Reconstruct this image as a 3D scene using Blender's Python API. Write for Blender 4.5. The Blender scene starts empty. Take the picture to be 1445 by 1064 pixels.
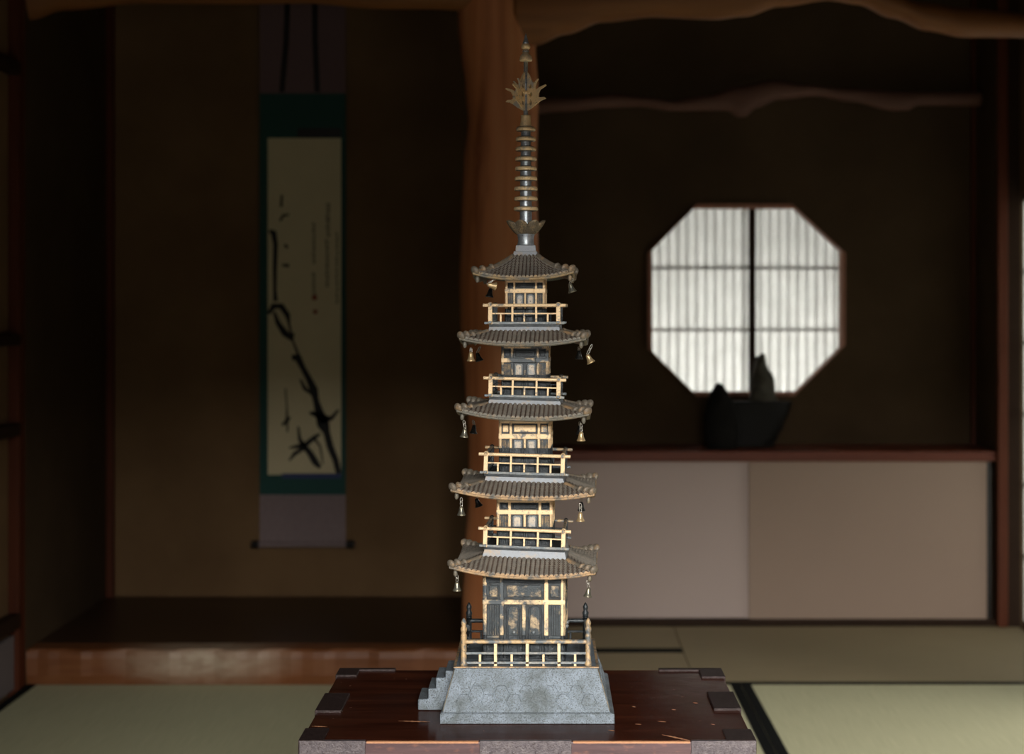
import bpy, bmesh, math, random
from mathutils import Vector, Matrix

scene = bpy.context.scene
random.seed(7)
PI = math.pi
F = 2200.0            # focal length in pixels of a 1445 x 1064 frame
VX, VY = 770.0, 438.0  # vanishing point
EYE = 1.2

# ------------------------------------------------------------------ camera
cam_d = bpy.data.cameras.new('camera')
cam = bpy.data.objects.new('camera', cam_d)
scene.collection.objects.link(cam)
cam.location = (0, 0, EYE)
cam.rotation_euler = (PI / 2, 0, 0)
cam_d.sensor_width = 36.0
cam_d.lens = 36.0 * F / 1445.0
cam_d.shift_x = -(VX - 722.5) / 1445.0
cam_d.shift_y = -(532.0 - VY) / 1445.0
cam_d.clip_start = 0.05
cam_d.dof.use_dof = True
cam_d.dof.focus_distance = 2.13
cam_d.dof.aperture_fstop = 5.2
scene.camera = cam

# ------------------------------------------------------------------ world, lights, exposure
world = bpy.data.worlds.new('world')
scene.world = world
world.use_nodes = True
bg = world.node_tree.nodes['Background']
bg.inputs['Color'].default_value = (0.55, 0.72, 1.0, 1)
bg.inputs['Strength'].default_value = 0.02

def area(name, loc, target, sx, sy, power, col):
    d = bpy.data.lights.new(name, 'AREA')
    d.shape = 'RECTANGLE'; d.size = sx; d.size_y = sy
    d.energy = power; d.color = col
    o = bpy.data.objects.new(name, d)
    scene.collection.objects.link(o)
    o.location = loc
    o.rotation_euler = (Vector(target) - Vector(loc)).to_track_quat('-Z', 'Y').to_euler()
    return o

# sky daylight of the garden side, seen under the lintel of the open front
area('sky_light', (0.4, -4.4, 3.7), (0.1, 3.2, 0.3), 2.6, 2.8, 2550.0, (1.0, 0.965, 0.905))
area('pagoda_fill', (-0.75, -0.55, 1.0), (0.0, 2.2, 1.0), 0.9, 0.8, 7.5, (1.0, 0.96, 0.89))  # fill lamp added behind the camera to brighten the pagoda
# daylight of the veranda, through the open part of the right-hand wall
area('veranda_light', (4.3, 4.4, 2.9), (0.9, 4.5, 0.0), 3.4, 1.7, 165.0, (1.0, 0.96, 0.87))
area('door_fill', (2.06, 5.42, 0.85), (1.8, 5.42, 0.85), 0.9, 1.4, 9.0, (0.98, 1.0, 0.98))  # extra lamp added close outside the paper door to whiten it
# daylight outside the octagonal paper window
area('window_daylight', (0.8, 7.3, 0.55), (0.78, 6.3, 1.2), 2.2, 1.0, 65.0, (1.0, 0.99, 0.97))

vs = scene.view_settings
vs.view_transform = 'Standard'
vs.look = 'None'
vs.gamma = 1.0
vs.exposure = 0.0
vs.use_curve_mapping = False
try:
    scene.cycles.use_denoising = True
    scene.cycles.max_bounces = 8
except Exception:
    pass

# ------------------------------------------------------------------ helpers
def lin(c):
    return tuple(((v / 255.0) / 12.92 if v / 255.0 <= 0.04045 else ((v / 255.0 + 0.055) / 1.055) ** 2.4) for v in c)

def P(px, py, D):
    return Vector(((px - VX) * D / F, D, EYE - (py - VY) * D / F))

def PX(px, D): return (px - VX) * D / F
def PZ(py, D): return EYE - (py - VY) * D / F

class NT:
    def __init__(self, name):
        m = bpy.data.materials.new(name); m.use_nodes = True
        self.m = m; self.t = m.node_tree; self.n = self.t.nodes
        self.b = self.n['Principled BSDF']
    def new(self, t, **kw):
        x = self.n.new(t)
        for k, v in kw.items(): setattr(x, k, v)
        return x
    def link(self, a, b): self.t.links.new(a, b)
    def coord(self, scale=(1, 1, 1), loc=(0, 0, 0), rot=(0, 0, 0)):
        tc = self.new('ShaderNodeTexCoord'); mp = self.new('ShaderNodeMapping')
        mp.inputs['Scale'].default_value = scale; mp.inputs['Location'].default_value = loc
        mp.inputs['Rotation'].default_value = rot
        self.link(tc.outputs['Object'], mp.inputs['Vector'])
        return mp.outputs['Vector']
    def noise(self, vec, scale, detail=4, rough=0.55, dist=0.0):
        x = self.new('ShaderNodeTexNoise')
        x.inputs['Scale'].default_value = scale; x.inputs['Detail'].default_value = detail
        x.inputs['Roughness'].default_value = rough; x.inputs['Distortion'].default_value = dist
        self.link(vec, x.inputs['Vector'])
        return x.outputs['Fac']
    def ramp(self, fac, stops):
        r = self.new('ShaderNodeValToRGB')
        e = r.color_ramp.elements
        while len(e) < len(stops): e.new(0.5)
        for i, (p, c) in enumerate(stops):
            e[i].position = p; e[i].color = (*c, 1) if len(c) == 3 else c
        self.link(fac, r.inputs['Fac'])
        return r.outputs['Color']
    def mix(self, fac, a, b):
        x = self.new('ShaderNodeMix', data_type='RGBA')
        if hasattr(fac, 'links'): self.link(fac, x.inputs[0])
        else: x.inputs[0].default_value = fac
        for s, v in ((6, a), (7, b)):
            if hasattr(v, 'links'): self.link(v, x.inputs[s])
            else: x.inputs[s].default_value = (*v, 1)
        return x.outputs[2]
    def math(self, op, a, b=0.0):
        x = self.new('ShaderNodeMath', operation=op)
        for i, v in enumerate((a, b)):
            if hasattr(v, 'links'): self.link(v, x.inputs[i])
            else: x.inputs[i].default_value = v
        return x.outputs[0]
    def bump(self, h, strength=0.3, dist=0.01):
        x = self.new('ShaderNodeBump')
        x.inputs['Strength'].default_value = strength; x.inputs['Distance'].default_value = dist
        self.link(h, x.inputs['Height'])
        self.link(x.outputs['Normal'], self.b.inputs['Normal'])
    def base(self, c):
        if hasattr(c, 'links'): self.link(c, self.b.inputs['Base Color'])
        else: self.b.inputs['Base Color'].default_value = (*c, 1)
    def set(self, rough=0.5, metal=0.0, spec=0.5):
        self.b.inputs['Roughness'].default_value = rough
        self.b.inputs['Metallic'].default_value = metal
        self.b.inputs['Specular IOR Level'].default_value = spec

def plaster(name, c1, c2):
    t = NT(name); v = t.coord()
    n = t.noise(v, 3.0, 5); n2 = t.noise(v, 260.0, 3)
    t.base(t.ramp(n, [(0.3, c1), (0.7, c2)])); t.set(0.95, 0, 0.15); t.bump(n2, 0.25, 0.002)
    return t.m

def wood(name, c1, c2, c3, axis=2, scale=18.0, rough=0.55, bump=0.2, spec=0.4, knots=None):
    t = NT(name); s = [1.0, 1.0, 1.0]; s[axis] = 0.07
    v = t.coord(scale=s)
    n = t.noise(v, scale, 6, 0.6, 0.6); n2 = t.noise(t.coord(), 2.2, 3)
    col = t.ramp(n, [(0.28, c1), (0.5, c2), (0.75, c3)])
    col = t.mix(t.math('MULTIPLY', n2, 0.45), col, c1)
    t.base(col); t.set(rough, 0, spec); t.bump(n, bump, 0.004)
    return t.m

def patina(name, c_main, c_patch, scale=55.0, lo=0.45, hi=0.6, metal=0.25, rough=0.5, fine=600.0, c_pit=None, pit=0.4, bump=0.35):
    """worn metal: two finishes in irregular patches, with a fine cast grain"""
    t = NT(name); v = t.coord()
    n = t.noise(v, scale, 5, 0.65, 0.4); f = t.noise(v, fine, 3, 0.7)
    col = t.ramp(n, [(lo, c_main), (hi, c_patch)])
    c_pit = c_pit or tuple(x * 0.25 for x in c_patch)
    k = t.ramp(f, [(pit - 0.08, (1, 1, 1)), (pit + 0.02, (0, 0, 0))])
    bw = t.new('ShaderNodeRGBToBW'); t.link(k, bw.inputs[0])
    col = t.mix(bw.outputs[0], col, c_pit)
    t.base(col); t.set(rough, metal, 0.5); t.bump(f, bump, 0.0012)
    return t.m

def flat(name, c, rough=0.6, metal=0.0, spec=0.4, nscale=40.0, amt=0.25, bump=0.0):
    t = NT(name); v = t.coord(); n = t.noise(v, nscale, 4)
    t.base(t.mix(t.math('MULTIPLY', n, amt * 2), c, tuple(x * 0.55 for x in c)))
    t.set(rough, metal, spec)
    if bump: t.bump(n, bump, 0.003)
    return t.m

# ---- mesh helpers
def link(o, parent=None):
    scene.collection.objects.link(o)
    if parent is not None: o.parent = parent
    return o

def finish(name, bm, mats, parent=None, smooth=False, bevel=0.0, bseg=2, loc=None, rot=None, autosmooth=None):
    bmesh.ops.recalc_face_normals(bm, faces=bm.faces[:])
    me = bpy.data.meshes.new(name); bm.to_mesh(me); bm.free()
    if not isinstance(mats, (list, tuple)): mats = [mats]
    for m in mats: me.materials.append(m)
    if smooth:
        for p in me.polygons: p.use_smooth = True
    o = bpy.data.objects.new(name, me); link(o, parent)
    if loc is not None: o.location = loc
    if rot is not None: o.rotation_euler = rot
    if bevel > 0:
        b = o.modifiers.new('bevel', 'BEVEL'); b.width = bevel; b.segments = bseg; b.limit_method = 'ANGLE'; b.angle_limit = math.radians(40)
        b.harden_normals = False
    return o

def tag(o, label=None, cat=None, group=None, kind=None):
    if label: o['label'] = label
    if cat: o['category'] = cat
    if group: o['group'] = group
    if kind: o['kind'] = kind
    return o

def empty(name, loc=(0, 0, 0), parent=None):
    o = bpy.data.objects.new(name, None); o.empty_display_size = 0.05
    link(o, parent); o.location = loc
    return o

def box(bm, x0, x1, y0, y1, z0, z1, mi=0, M=None):
    vs = [bm.verts.new(M @ Vector(c) if M else c) for c in
          ((x0, y0, z0), (x1, y0, z0), (x1, y1, z0), (x0, y1, z0), (x0, y0, z1), (x1, y0, z1), (x1, y1, z1), (x0, y1, z1))]
    for f in ((3, 2, 1, 0), (4, 5, 6, 7), (0, 1, 5, 4), (1, 2, 6, 5), (2, 3, 7, 6), (3, 0, 4, 7)):
        fc = bm.faces.new([vs[i] for i in f]); fc.material_index = mi
    return vs

def boxobj(name, x0, x1, y0, y1, z0, z1, m, parent=None, bevel=0.0, kind=None):
    bm = bmesh.new(); box(bm, x0, x1, y0, y1, z0, z1)
    o = finish(name, bm, m, parent, bevel=bevel)
    if kind: o['kind'] = kind
    return o

def prism(bm, pts, y0, y1, mi=0, M=None):
    """polygon in x,z pushed from y0 to y1"""
    M = M or Matrix.Identity(4)
    a = [bm.verts.new(M @ Vector((x, y0, z))) for x, z in pts]
    b = [bm.verts.new(M @ Vector((x, y1, z))) for x, z in pts]
    n = len(pts)
    bm.faces.new(a).material_index = mi
    bm.faces.new(b[::-1]).material_index = mi
    for i in range(n):
        bm.faces.new((a[i], b[i], b[(i + 1) % n], a[(i + 1) % n])).material_index = mi

def lathe(bm, prof, seg=24, M=None, mi=0):
    M = M or Matrix.Identity(4)
    rings = []
    for r, z in prof:
        if r <= 1e-6: rings.append([bm.verts.new(M @ Vector((0, 0, z)))])
        else: rings.append([bm.verts.new(M @ Vector((r * math.cos(2 * PI * i / seg), r * math.sin(2 * PI * i / seg), z))) for i in range(seg)])
    for a, b in zip(rings, rings[1:]):
        for i in range(seg):
            j = (i + 1) % seg
            if len(a) == 1 and len(b) == 1: continue
            if len(a) == 1: f = bm.faces.new((a[0], b[j], b[i]))
            elif len(b) == 1: f = bm.faces.new((a[i], a[j], b[0]))
            else: f = bm.faces.new((a[i], a[j], b[j], b[i]))
            f.material_index = mi
    if len(rings[0]) > 1: bm.faces.new(rings[0][::-1]).material_index = mi
    if len(rings[-1]) > 1: bm.faces.new(rings[-1]).material_index = mi

def tube(bm, pts, rad, seg=8, mi=0, cap=True):
    pts = [Vector(p) for p in pts]
    if not isinstance(rad, (list, tuple)): rad = [rad] * len(pts)
    rings = []; ref = None
    for i, p in enumerate(pts):
        d = (pts[min(i + 1, len(pts) - 1)] - pts[max(i - 1, 0)]).normalized()
        if ref is None:
            ref = d.orthogonal().normalized()
        else:
            ref = (ref - d * ref.dot(d)).normalized()
        s = d.cross(ref)
        rings.append([bm.verts.new(p + (ref * math.cos(2 * PI * k / seg) + s * math.sin(2 * PI * k / seg)) * rad[i]) for k in range(seg)])
    for a, b in zip(rings, rings[1:]):
        for k in range(seg):
            bm.faces.new((a[k], a[(k + 1) % seg], b[(k + 1) % seg], b[k])).material_index = mi
    if cap:
        bm.faces.new(rings[0][::-1]).material_index = mi; bm.faces.new(rings[-1]).material_index = mi

def ellipsoid(bm, c, r, M3=None, seg=12, rings=8, mi=0):
    M = Matrix.Translation(c) @ (M3.to_4x4() if M3 else Matrix.Identity(4)) @ Matrix.Diagonal((*r, 1))
    lathe(bm, [(math.sin(PI * i / rings) if 0 < i < rings else 0, -math.cos(PI * i / rings)) for i in range(rings + 1)], seg, M, mi)

def interp(tab, x):
    if x <= tab[0][0]: return tab[0][1]
    for (a, b), (c, d) in zip(tab, tab[1:]):
        if x <= c:
            t = (x - a) / (c - a); t = t * t * (3 - 2 * t)
            return b + (d - b) * t
    return tab[-1][1]

# ------------------------------------------------------------------ materials
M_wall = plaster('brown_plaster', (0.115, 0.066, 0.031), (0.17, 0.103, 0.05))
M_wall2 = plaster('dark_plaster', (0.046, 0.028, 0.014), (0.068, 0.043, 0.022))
M_ceil = wood('ceiling_wood', (0.02, 0.012, 0.007), (0.035, 0.02, 0.012), (0.05, 0.03, 0.018), 0)
M_post = wood('post_wood', (0.055, 0.012, 0.003), (0.08, 0.018, 0.005), (0.10, 0.025, 0.008), 2, 30, 0.6, 0.2, 0.2)
M_dark = flat('dark_wood', (0.026, 0.013, 0.007), 0.6, 0, 0.1)
M_pillar = wood('pillar_wood', (0.20, 0.062, 0.022), (0.55, 0.205, 0.08), (0.70, 0.33, 0.15), 2, 12, 0.6)
M_beam = wood('beam_wood', (0.14, 0.05, 0.012), (0.22, 0.085, 0.022), (0.30, 0.12, 0.034), 0, 12, 0.6)
M_log = wood('bark_log', (0.08, 0.035, 0.02), (0.13, 0.06, 0.04), (0.17, 0.085, 0.06), 0, 14, 0.7)
M_shelf = wood('shelf_wood', (0.08, 0.018, 0.007), (0.115, 0.027, 0.0115), (0.15, 0.038, 0.0165), 0, 25, 0.5, 0.2, 0.25)
M_board = wood('alcove_board', (0.03, 0.013, 0.006), (0.045, 0.022, 0.01), (0.06, 0.03, 0.014), 0, 14, 0.4, 0.05)
M_white = flat('white_plaster', (0.42, 0.43, 0.41), 0.9, 0, 0.2, 6, 0.12)
M_blacklac = flat('black_lacquer', (0.012, 0.01, 0.009), 0.3)
M_heri = flat('black_cloth', (0.006, 0.0068, 0.0068), 0.9, 0, 0.08, 200, 0.4)

def tatami(name, c1, c2, along_y):
    t = NT(name)
    v = t.coord(scale=(1, 1, 1))
    s = (420, 6, 1) if along_y else (6, 420, 1)
    n = t.noise(t.coord(scale=s), 1.0, 2); n2 = t.noise(v, 1.6, 4); n3 = t.noise(v, 120, 2)
    col = t.ramp(n, [(0.25, tuple(x * 0.84 for x in c1)), (0.75, c2)])
    col = t.mix(t.math('MULTIPLY', n2, 0.35), col, tuple(x * 0.72 for x in c1))
    col = t.mix(t.math('MULTIPLY', n3, 0.2), col, tuple(x * 0.8 for x in c1))
    t.base(col); t.set(0.7, 0, 0.25); t.bump(n, 0.15, 0.002)
    return t.m
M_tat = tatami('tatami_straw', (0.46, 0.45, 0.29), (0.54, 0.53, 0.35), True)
M_tatb = tatami('tatami_cross_shade', (0.26, 0.21, 0.125), (0.31, 0.255, 0.155), False)  # shade of the crosswise weave is painted into this darker straw colour

# fusuma paper
def fusuma(name, c):
    t = NT(name); v = t.coord()
    w = t.noise(t.coord(scale=(1, 1, 14)), 60, 3); w2 = t.noise(t.coord(scale=(14, 1, 1)), 60, 3); n = t.noise(v, 2.5, 4)
    col = t.mix(t.math('MULTIPLY', n, 0.5), c, tuple(x * 0.78 for x in c))
    col = t.mix(t.math('MULTIPLY', t.math('ADD', w, w2), 0.16), col, tuple(x * 0.6 for x in c))
    t.base(col); t.set(0.9, 0, 0.2); return t.m
M_fus1 = fusuma('sliding_panel_paper', (0.47, 0.38, 0.345))
M_fus2 = fusuma('sliding_panel_paper_tan', (0.325, 0.24, 0.188))

M_dado = fusuma('dado_paper', (0.15, 0.125, 0.125))

# ------------------------------------------------------------------ setting
D0, D1, D2 = 5.0, 5.94, 6.25       # post line, alcove back wall, window wall
XL, XR = -1.668, 1.80
ZC = 2.62
tag(boxobj('floor', -1.95, 2.3, -0.7, 6.45, -0.12, -0.05, M_board), kind='structure')
tag(boxobj('ceiling', -1.95, 2.3, -0.7, 6.5, ZC, ZC + 0.06, M_ceil), kind='structure')
tag(boxobj('wall_left', -1.80, -1.70, -0.7, 4.93, -0.05, ZC, M_wall), kind='structure')
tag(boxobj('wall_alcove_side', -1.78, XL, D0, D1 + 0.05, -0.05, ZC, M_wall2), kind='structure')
tag(boxobj('wall_back', XL, -0.16, D1, D1 + 0.05, -0.05, ZC, M_wall), kind='structure')
tag(boxobj('wall_partition', -0.16, -0.10, D0 + 0.12, D2, 0.0, ZC, M_wall), kind='structure')
tag(boxobj('wall_right', XR, XR + 0.06, -0.7, 3.0, -0.05, ZC, M_wall), kind='structure')
tag(boxobj('wall_right_upper', XR, XR + 0.06, 3.0, 5.94, 1.64, ZC, M_wall), kind='structure')
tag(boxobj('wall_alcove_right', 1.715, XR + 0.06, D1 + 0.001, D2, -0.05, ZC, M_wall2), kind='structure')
# open garden front behind the camera: unseen strip of wall above, height set to dim the upper room
tag(boxobj('wall_front', -1.95, 2.3, -0.76, -0.70, 1.86, ZC + 0.06, M_wall), kind='structure')

tag(boxobj('front_left_blocker', -1.95, -0.25, -0.76, -0.70, -0.05, 1.859, M_wall), kind='structure')  # unseen wall, added to keep front light off the left side

# window wall with its octagonal opening
OCT = [(983, 288), (1117, 288), (1192, 357), (1192, 487), (1120, 559), (982, 559), (914, 492), (914, 357)]
oct_w = [(PX(x, D2), PZ(y, D2)) for x, y in OCT]
bm = bmesh.new()
xa, xb, za, zb = -0.10, 1.715, -0.05, ZC
for yy in (D2, D2 + 0.07):
    ov = [bm.verts.new((x, yy, z)) for x, z in oct_w]
    tl, tr, br, bl = [bm.verts.new((x, yy, z)) for x, z in ((xa, zb), (xb, zb), (xb, za), (xa, za))]
    fs = [(tl, tr, ov[1], ov[0]), (tr, ov[2], ov[1]), (tr, br, ov[3], ov[2]), (br, ov[4], ov[3]),
          (br, bl, ov[5], ov[4]), (bl, ov[6], ov[5]), (bl, tl, ov[7], ov[6]), (tl, ov[0], ov[7])]
    for f in fs: bm.faces.new(f)
    if yy == D2: first = ov
for i in range(8):
    j = (i + 1) % 8
    bm.faces.new((first[i], first[j], ov[j], ov[i]))
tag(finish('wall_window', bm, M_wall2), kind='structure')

# the window: frame, two paper panels with lattice
win = empty('window_1', ((xa + xb) / 2, D2, PZ(559, D2)))
win['kind'] = 'structure'
wl = Vector(win.location)
def oct_inset(pts, d):
    cx = sum(p[0] for p in pts) / len(pts); cz = sum(p[1] for p in pts) / len(pts)
    n = len(pts); out = []
    lines = []
    for i in range(n):
        (x0, z0), (x1, z1) = pts[i], pts[(i + 1) % n]
        dx, dz = x1 - x0, z1 - z0; L = math.hypot(dx, dz); nx, nz = dz / L, -dx / L
        if (cx - x0) * nx + (cz - z0) * nz < 0: nx, nz = -nx, -nz
        dd = d if (abs(dx) < 1e-3 * L or abs(dz) < 0.05 * L) else d * 0.25
        lines.append((x0 + nx * dd, z0 + nz * dd, dx, dz))
    for i in range(n):
        x0, z0, a, b = lines[i - 1]; x1, z1, c, d2 = lines[i]
        det = a * -d2 + c * b
        t = ((x1 - x0) * -d2 + c * (z1 - z0)) / det
        out.append((x0 + a * t, z0 + b * t))
    return out
M_frame = wood('window_frame_wood', (0.20, 0.085, 0.052), (0.29, 0.125, 0.08), (0.34, 0.16, 0.10), 2, 30, 0.6)
inn = oct_inset(oct_w, 0.017)
bm = bmesh.new()
ra = [[bm.verts.new((x - wl.x, yy - wl.y, z - wl.z)) for x, z in pts] for pts, yy in
      ((oct_w, D2 - 0.018), (inn, D2 - 0.018), (inn, D2 + 0.05), (oct_w, D2 + 0.05))]
for k in range(4):
    A, B = ra[k], ra[(k + 1) % 4]
    for i in range(8):
        j = (i + 1) % 8
        bm.faces.new((A[i], A[j], B[j], B[i]))
finish('window_frame', bm, M_frame, win)

tp = NT('shoji_paper')
nd = tp.n; tr_ = tp.new('ShaderNodeBsdfTranslucent'); df = tp.new('ShaderNodeBsdfDiffuse'); mx = tp.new('ShaderNodeMixShader')
v = tp.coord(); nn = tp.noise(v, 14, 5)
pc = tp.ramp(nn, [(0.2, (0.74, 0.74, 0.71)), (0.8, (0.86, 0.86, 0.83))])
tp.link(pc, tr_.inputs['Color']); tp.link(pc, df.inputs['Color'])
mx.inputs[0].default_value = 0.75
tp.link(df.outputs[0], mx.inputs[1]); tp.link(tr_.outputs[0], mx.inputs[2])
tp.link(mx.outputs[0], nd['Material Output'].inputs['Surface'])
M_paper = tp.m
M_kumiko = flat('lattice_wood', (0.10, 0.075, 0.05), 0.6)
DW = D2 + 0.085
xm = PX(1061.5, DW)
def shoji(x0, x1, y):
    z0, z1 = PZ(575, DW) - 0.01, PZ(272, DW)
    root = empty('shoji_panel', (0, 0, 0), win)
    bm = bmesh.new(); box(bm, x0 - wl.x, x1 - wl.x, y + 0.004 - wl.y, y + 0.0045 - wl.y, z0 - wl.z, z1 - wl.z)
    finish('shoji_paper', bm, M_paper, root)
    bm = bmesh.new()
    n = int(round((x1 - x0) / 0.0385))
    for i in range(1, n):
        xx = x0 + (x1 - x0) * i / n - wl.x
        box(bm, xx - 0.0048, xx + 0.0048, y + 0.0135 - wl.y, y + 0.021 - wl.y, z0 - wl.z, z1 - wl.z)
    for py in (380.5, 467.5):
        zz = PZ(py, DW) - wl.z
        box(bm, x0 - wl.x, x1 - wl.x, y + 0.0105 - wl.y, y + 0.0185 - wl.y, zz - 0.0038, zz + 0.0038)
    finish('lattice', bm, M_kumiko, root)
    bm = bmesh.new()
    for a, b in ((x0 - 0.0135, x0 + 0.0135), (x1 - 0.0135, x1 + 0.0135)):
        box(bm, a - wl.x, b - wl.x, y - wl.y, y + 0.022 - wl.y, z0 - wl.z, z1 - wl.z)
    finish('stile', bm, M_dark, root)
# closed paper door at the far end of the right-hand wall; the rest of that side stands open
dr = empty('door_3', (XR + 0.02, 5.33, 0.0)); dr['kind'] = 'structure'
bm = bmesh.new(); box(bm, 0.0, 0.0006, -0.60, 0.605, 0.02, 1.62); finish('shoji_paper', bm, M_paper, dr)
bm = bmesh.new()
for i in range(1, 5): box(bm, 0.001, 0.018, -0.6 + 0.24 * i - 0.004, -0.6 + 0.24 * i + 0.004, 0.02, 1.62)
for i in range(1, 6): box(bm, 0.002, 0.017, -0.6, 0.605, 0.27 * i - 0.004, 0.27 * i + 0.004)
finish('lattice', bm, M_kumiko, dr)
bm = bmesh.new()
box(bm, 0.0, 0.03, -0.63, -0.60, 0.0, 1.64); box(bm, 0.0, 0.03, -0.60, 0.605, 0.0, 0.02); box(bm, 0.0, 0.03, -0.60, 0.605, 1.62, 1.64)
finish('door_frame', bm, M_dark, dr)
shoji(PX(905, DW), xm, DW - 0.0005)
shoji(xm, PX(1205, DW), DW + 0.024)

# low cupboard under the shelf, with two sliding panels
xcab0, xcab1 = -0.10, PX(1394, D1)
zs0, zs1 = PZ(651, D1), PZ(636.5, D1)
o = boxobj('shelf_board', xcab0, 1.713, D1 - 0.012, D2 - 0.002, zs0, zs1, M_shelf, bevel=0.003)
tag(o, 'long red-brown wooden shelf board below the octagonal window', 'shelf')
tag(boxobj('trim_1', xcab0, 1.714, D1 - 0.01, D1 + 0.04, 0.0, PZ(873.5, D1), M_dark, bevel=0.002), kind='structure')
tag(boxobj('wall_cupboard_base', xcab0, 1.714, D1 + 0.041, D2 - 0.002, -0.05, zs0 - 0.03, M_dark), kind='structure')
zf0, zf1 = PZ(873.3, D1), zs0 - 0.001
def fus(name, x0, x1, y, m, frame_r, label):
    root = empty(name, ((x0 + x1) / 2, y, zf0)); rl = Vector(root.location)
    root['kind'] = 'structure'
    bm = bmesh.new(); box(bm, x0 - rl.x, x1 - rl.x, 0, 0.014, 0, zf1 - rl.z)
    finish('panel_paper', bm, m, root)
    if frame_r:
        bm = bmesh.new(); box(bm, x1 - 0.001 - rl.x, x1 + 0.014 - rl.x, -0.003, 0.016, 0, zf1 - rl.z)
        finish('panel_edge', bm, M_blacklac, root)
        bm = bmesh.new()
        xa_, xb_, zb_, za_ = PX(1334, y) - rl.x, PX(1385, y) - rl.x, PZ(803, y) - rl.z, PZ(767, y) - rl.z
        for q in ((xa_, xb_, za_ - 0.004, za_), (xa_, xb_, zb_, zb_ + 0.004), (xa_, xa_ + 0.004, zb_, za_), (xb_ - 0.004, xb_, zb_, za_)):
            box(bm, q[0], q[1], -0.0015, 0.001, q[2], q[3])
        finish('finger_pull', bm, m, root)
fus('door_1', xcab0 + 0.005, PX(1057, D1) + 0.01, D1 + 0.018, M_fus1, False, '')
fus('door_2', PX(1057, D1), PX(1393, D1), D1 + 0.001, M_fus2, True, '')

# right-hand posts and trims
tag(boxobj('trim_2', 1.712, PX(1422, D1 - 0.03), D1 - 0.04, D1 - 0.013, 0.0, ZC, M_post, bevel=0.004), kind='structure')
tag(boxobj('trim_3', PX(1422, D1 - 0.03), XR - 0.001, D1 - 0.03, D1 - 0.001, 0.0, ZC, M_dark), kind='structure')
tag(boxobj('trim_4', PX(1371, D2 - 0.02), PX(1383, D2 - 0.02), D2 - 0.03, D2 - 0.001, zs1, ZC, M_post), kind='structure')
# alcove corner post, front-left post, rails of the left wall
tag(boxobj('trim_5', XL, XL + 0.028, D1 - 0.03, D1 - 0.001, 0.111, ZC, M_post, bevel=0.003), kind='structure')
tag(boxobj('trim_6', -1.712, XL, 4.935, D0 - 0.001, -0.05, ZC, M_post, bevel=0.004), kind='structure')
k = 7
for py, th, mm in ((95, 0.04, M_dark), (480, 0.034, M_dark), (607, 0.04, M_dark), (878, 0.045, M_dark)):
    z = PZ(py, 4.9)
    tag(boxobj('trim_%d' % k, -1.698, -1.66, 3.2, 4.934, z - th / 2, z + th / 2, mm, bevel=0.003), kind='structure'); k += 1
tag(boxobj('baseboard_left', -1.698, -1.682, 3.2, 4.934, 0.001, PZ(900, 4.9), M_dado), kind='structure')

# ------------------------------------------------------------------ tatami
def mat(x0, x1, y0, y1, m, label, heri):
    root = empty('tatami_mat', ((x0 + x1) / 2, (y0 + y1) / 2, -0.05)); r = Vector(root.location)
    tag(root, label, 'tatami mat', 'tatami mats on the floor')
    bm = bmesh.new(); g = 0.0012
    box(bm, x0 + g - r.x, x1 - g - r.x, y0 + g - r.y, y1 - g - r.y, 0, 0.05)
    finish('straw_mat', bm, m, root, bevel=0.002)
    for side in heri:
        w = 0.034; bm = bmesh.new()
        a = {'L': (x0, x0 + w, y0, y1), 'R': (x1 - w, x1, y0, y1), 'F': (x0, x1, y0, y0 + w), 'B': (x0, x1, y1 - w, y1)}[side]
        box(bm, a[0] + g - r.x, a[1] - g - r.x, a[2] + g - r.y, a[3] - g - r.y, 0.0495, 0.0515)
        finish('cloth_border', bm, M_heri, root)
SX = 0.625
mat(-1.664, -0.62, 3.2, 5.0, M_tat, 'green-grey tatami mat left of the chest, in front of the alcove sill', 'LR')
mat(-0.62, 0.0, 3.2, 5.0, M_tat, 'tatami mat showing at the back left edge of the chest', 'LR')
mat(0.0, SX, 3.2, 5.0, M_tat, 'tatami mat behind the right half of the chest, left of the wide black border', 'LR')
mat(SX, 1.64, 3.2, 5.0, M_tat, 'pale bright tatami mat right of the wide black border', 'LR')
mat(-1.664, -0.62, 1.39, 3.2, M_tat, 'nearest tatami mat on the left, beside the wooden chest', 'LR')
mat(-0.62, 0.0, 1.39, 3.2, M_tat, 'tatami mat under the left half of the wooden chest', 'LR')
mat(0.0, SX, 1.39, 3.2, M_tat, 'tatami mat under the right half of the wooden chest', 'LR')
mat(SX, 1.64, 1.39, 3.2, M_tat, 'nearest tatami mat on the right, beside the wooden chest', 'LR')
mat(-0.10, 0.484, 5.0, 5.50, M_tatb, 'darker brown half mat behind the pagoda base, short black border at its back', 'B')
mat(-0.10, 0.484, 5.50, 5.925, M_tatb, 'narrow darker mat behind the short black border, at the cupboard foot', 'F')
mat(0.484, 1.795, 5.0, 5.925, M_tatb, 'darker brown tatami mat in front of the beige sliding panels', 'F')

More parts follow.
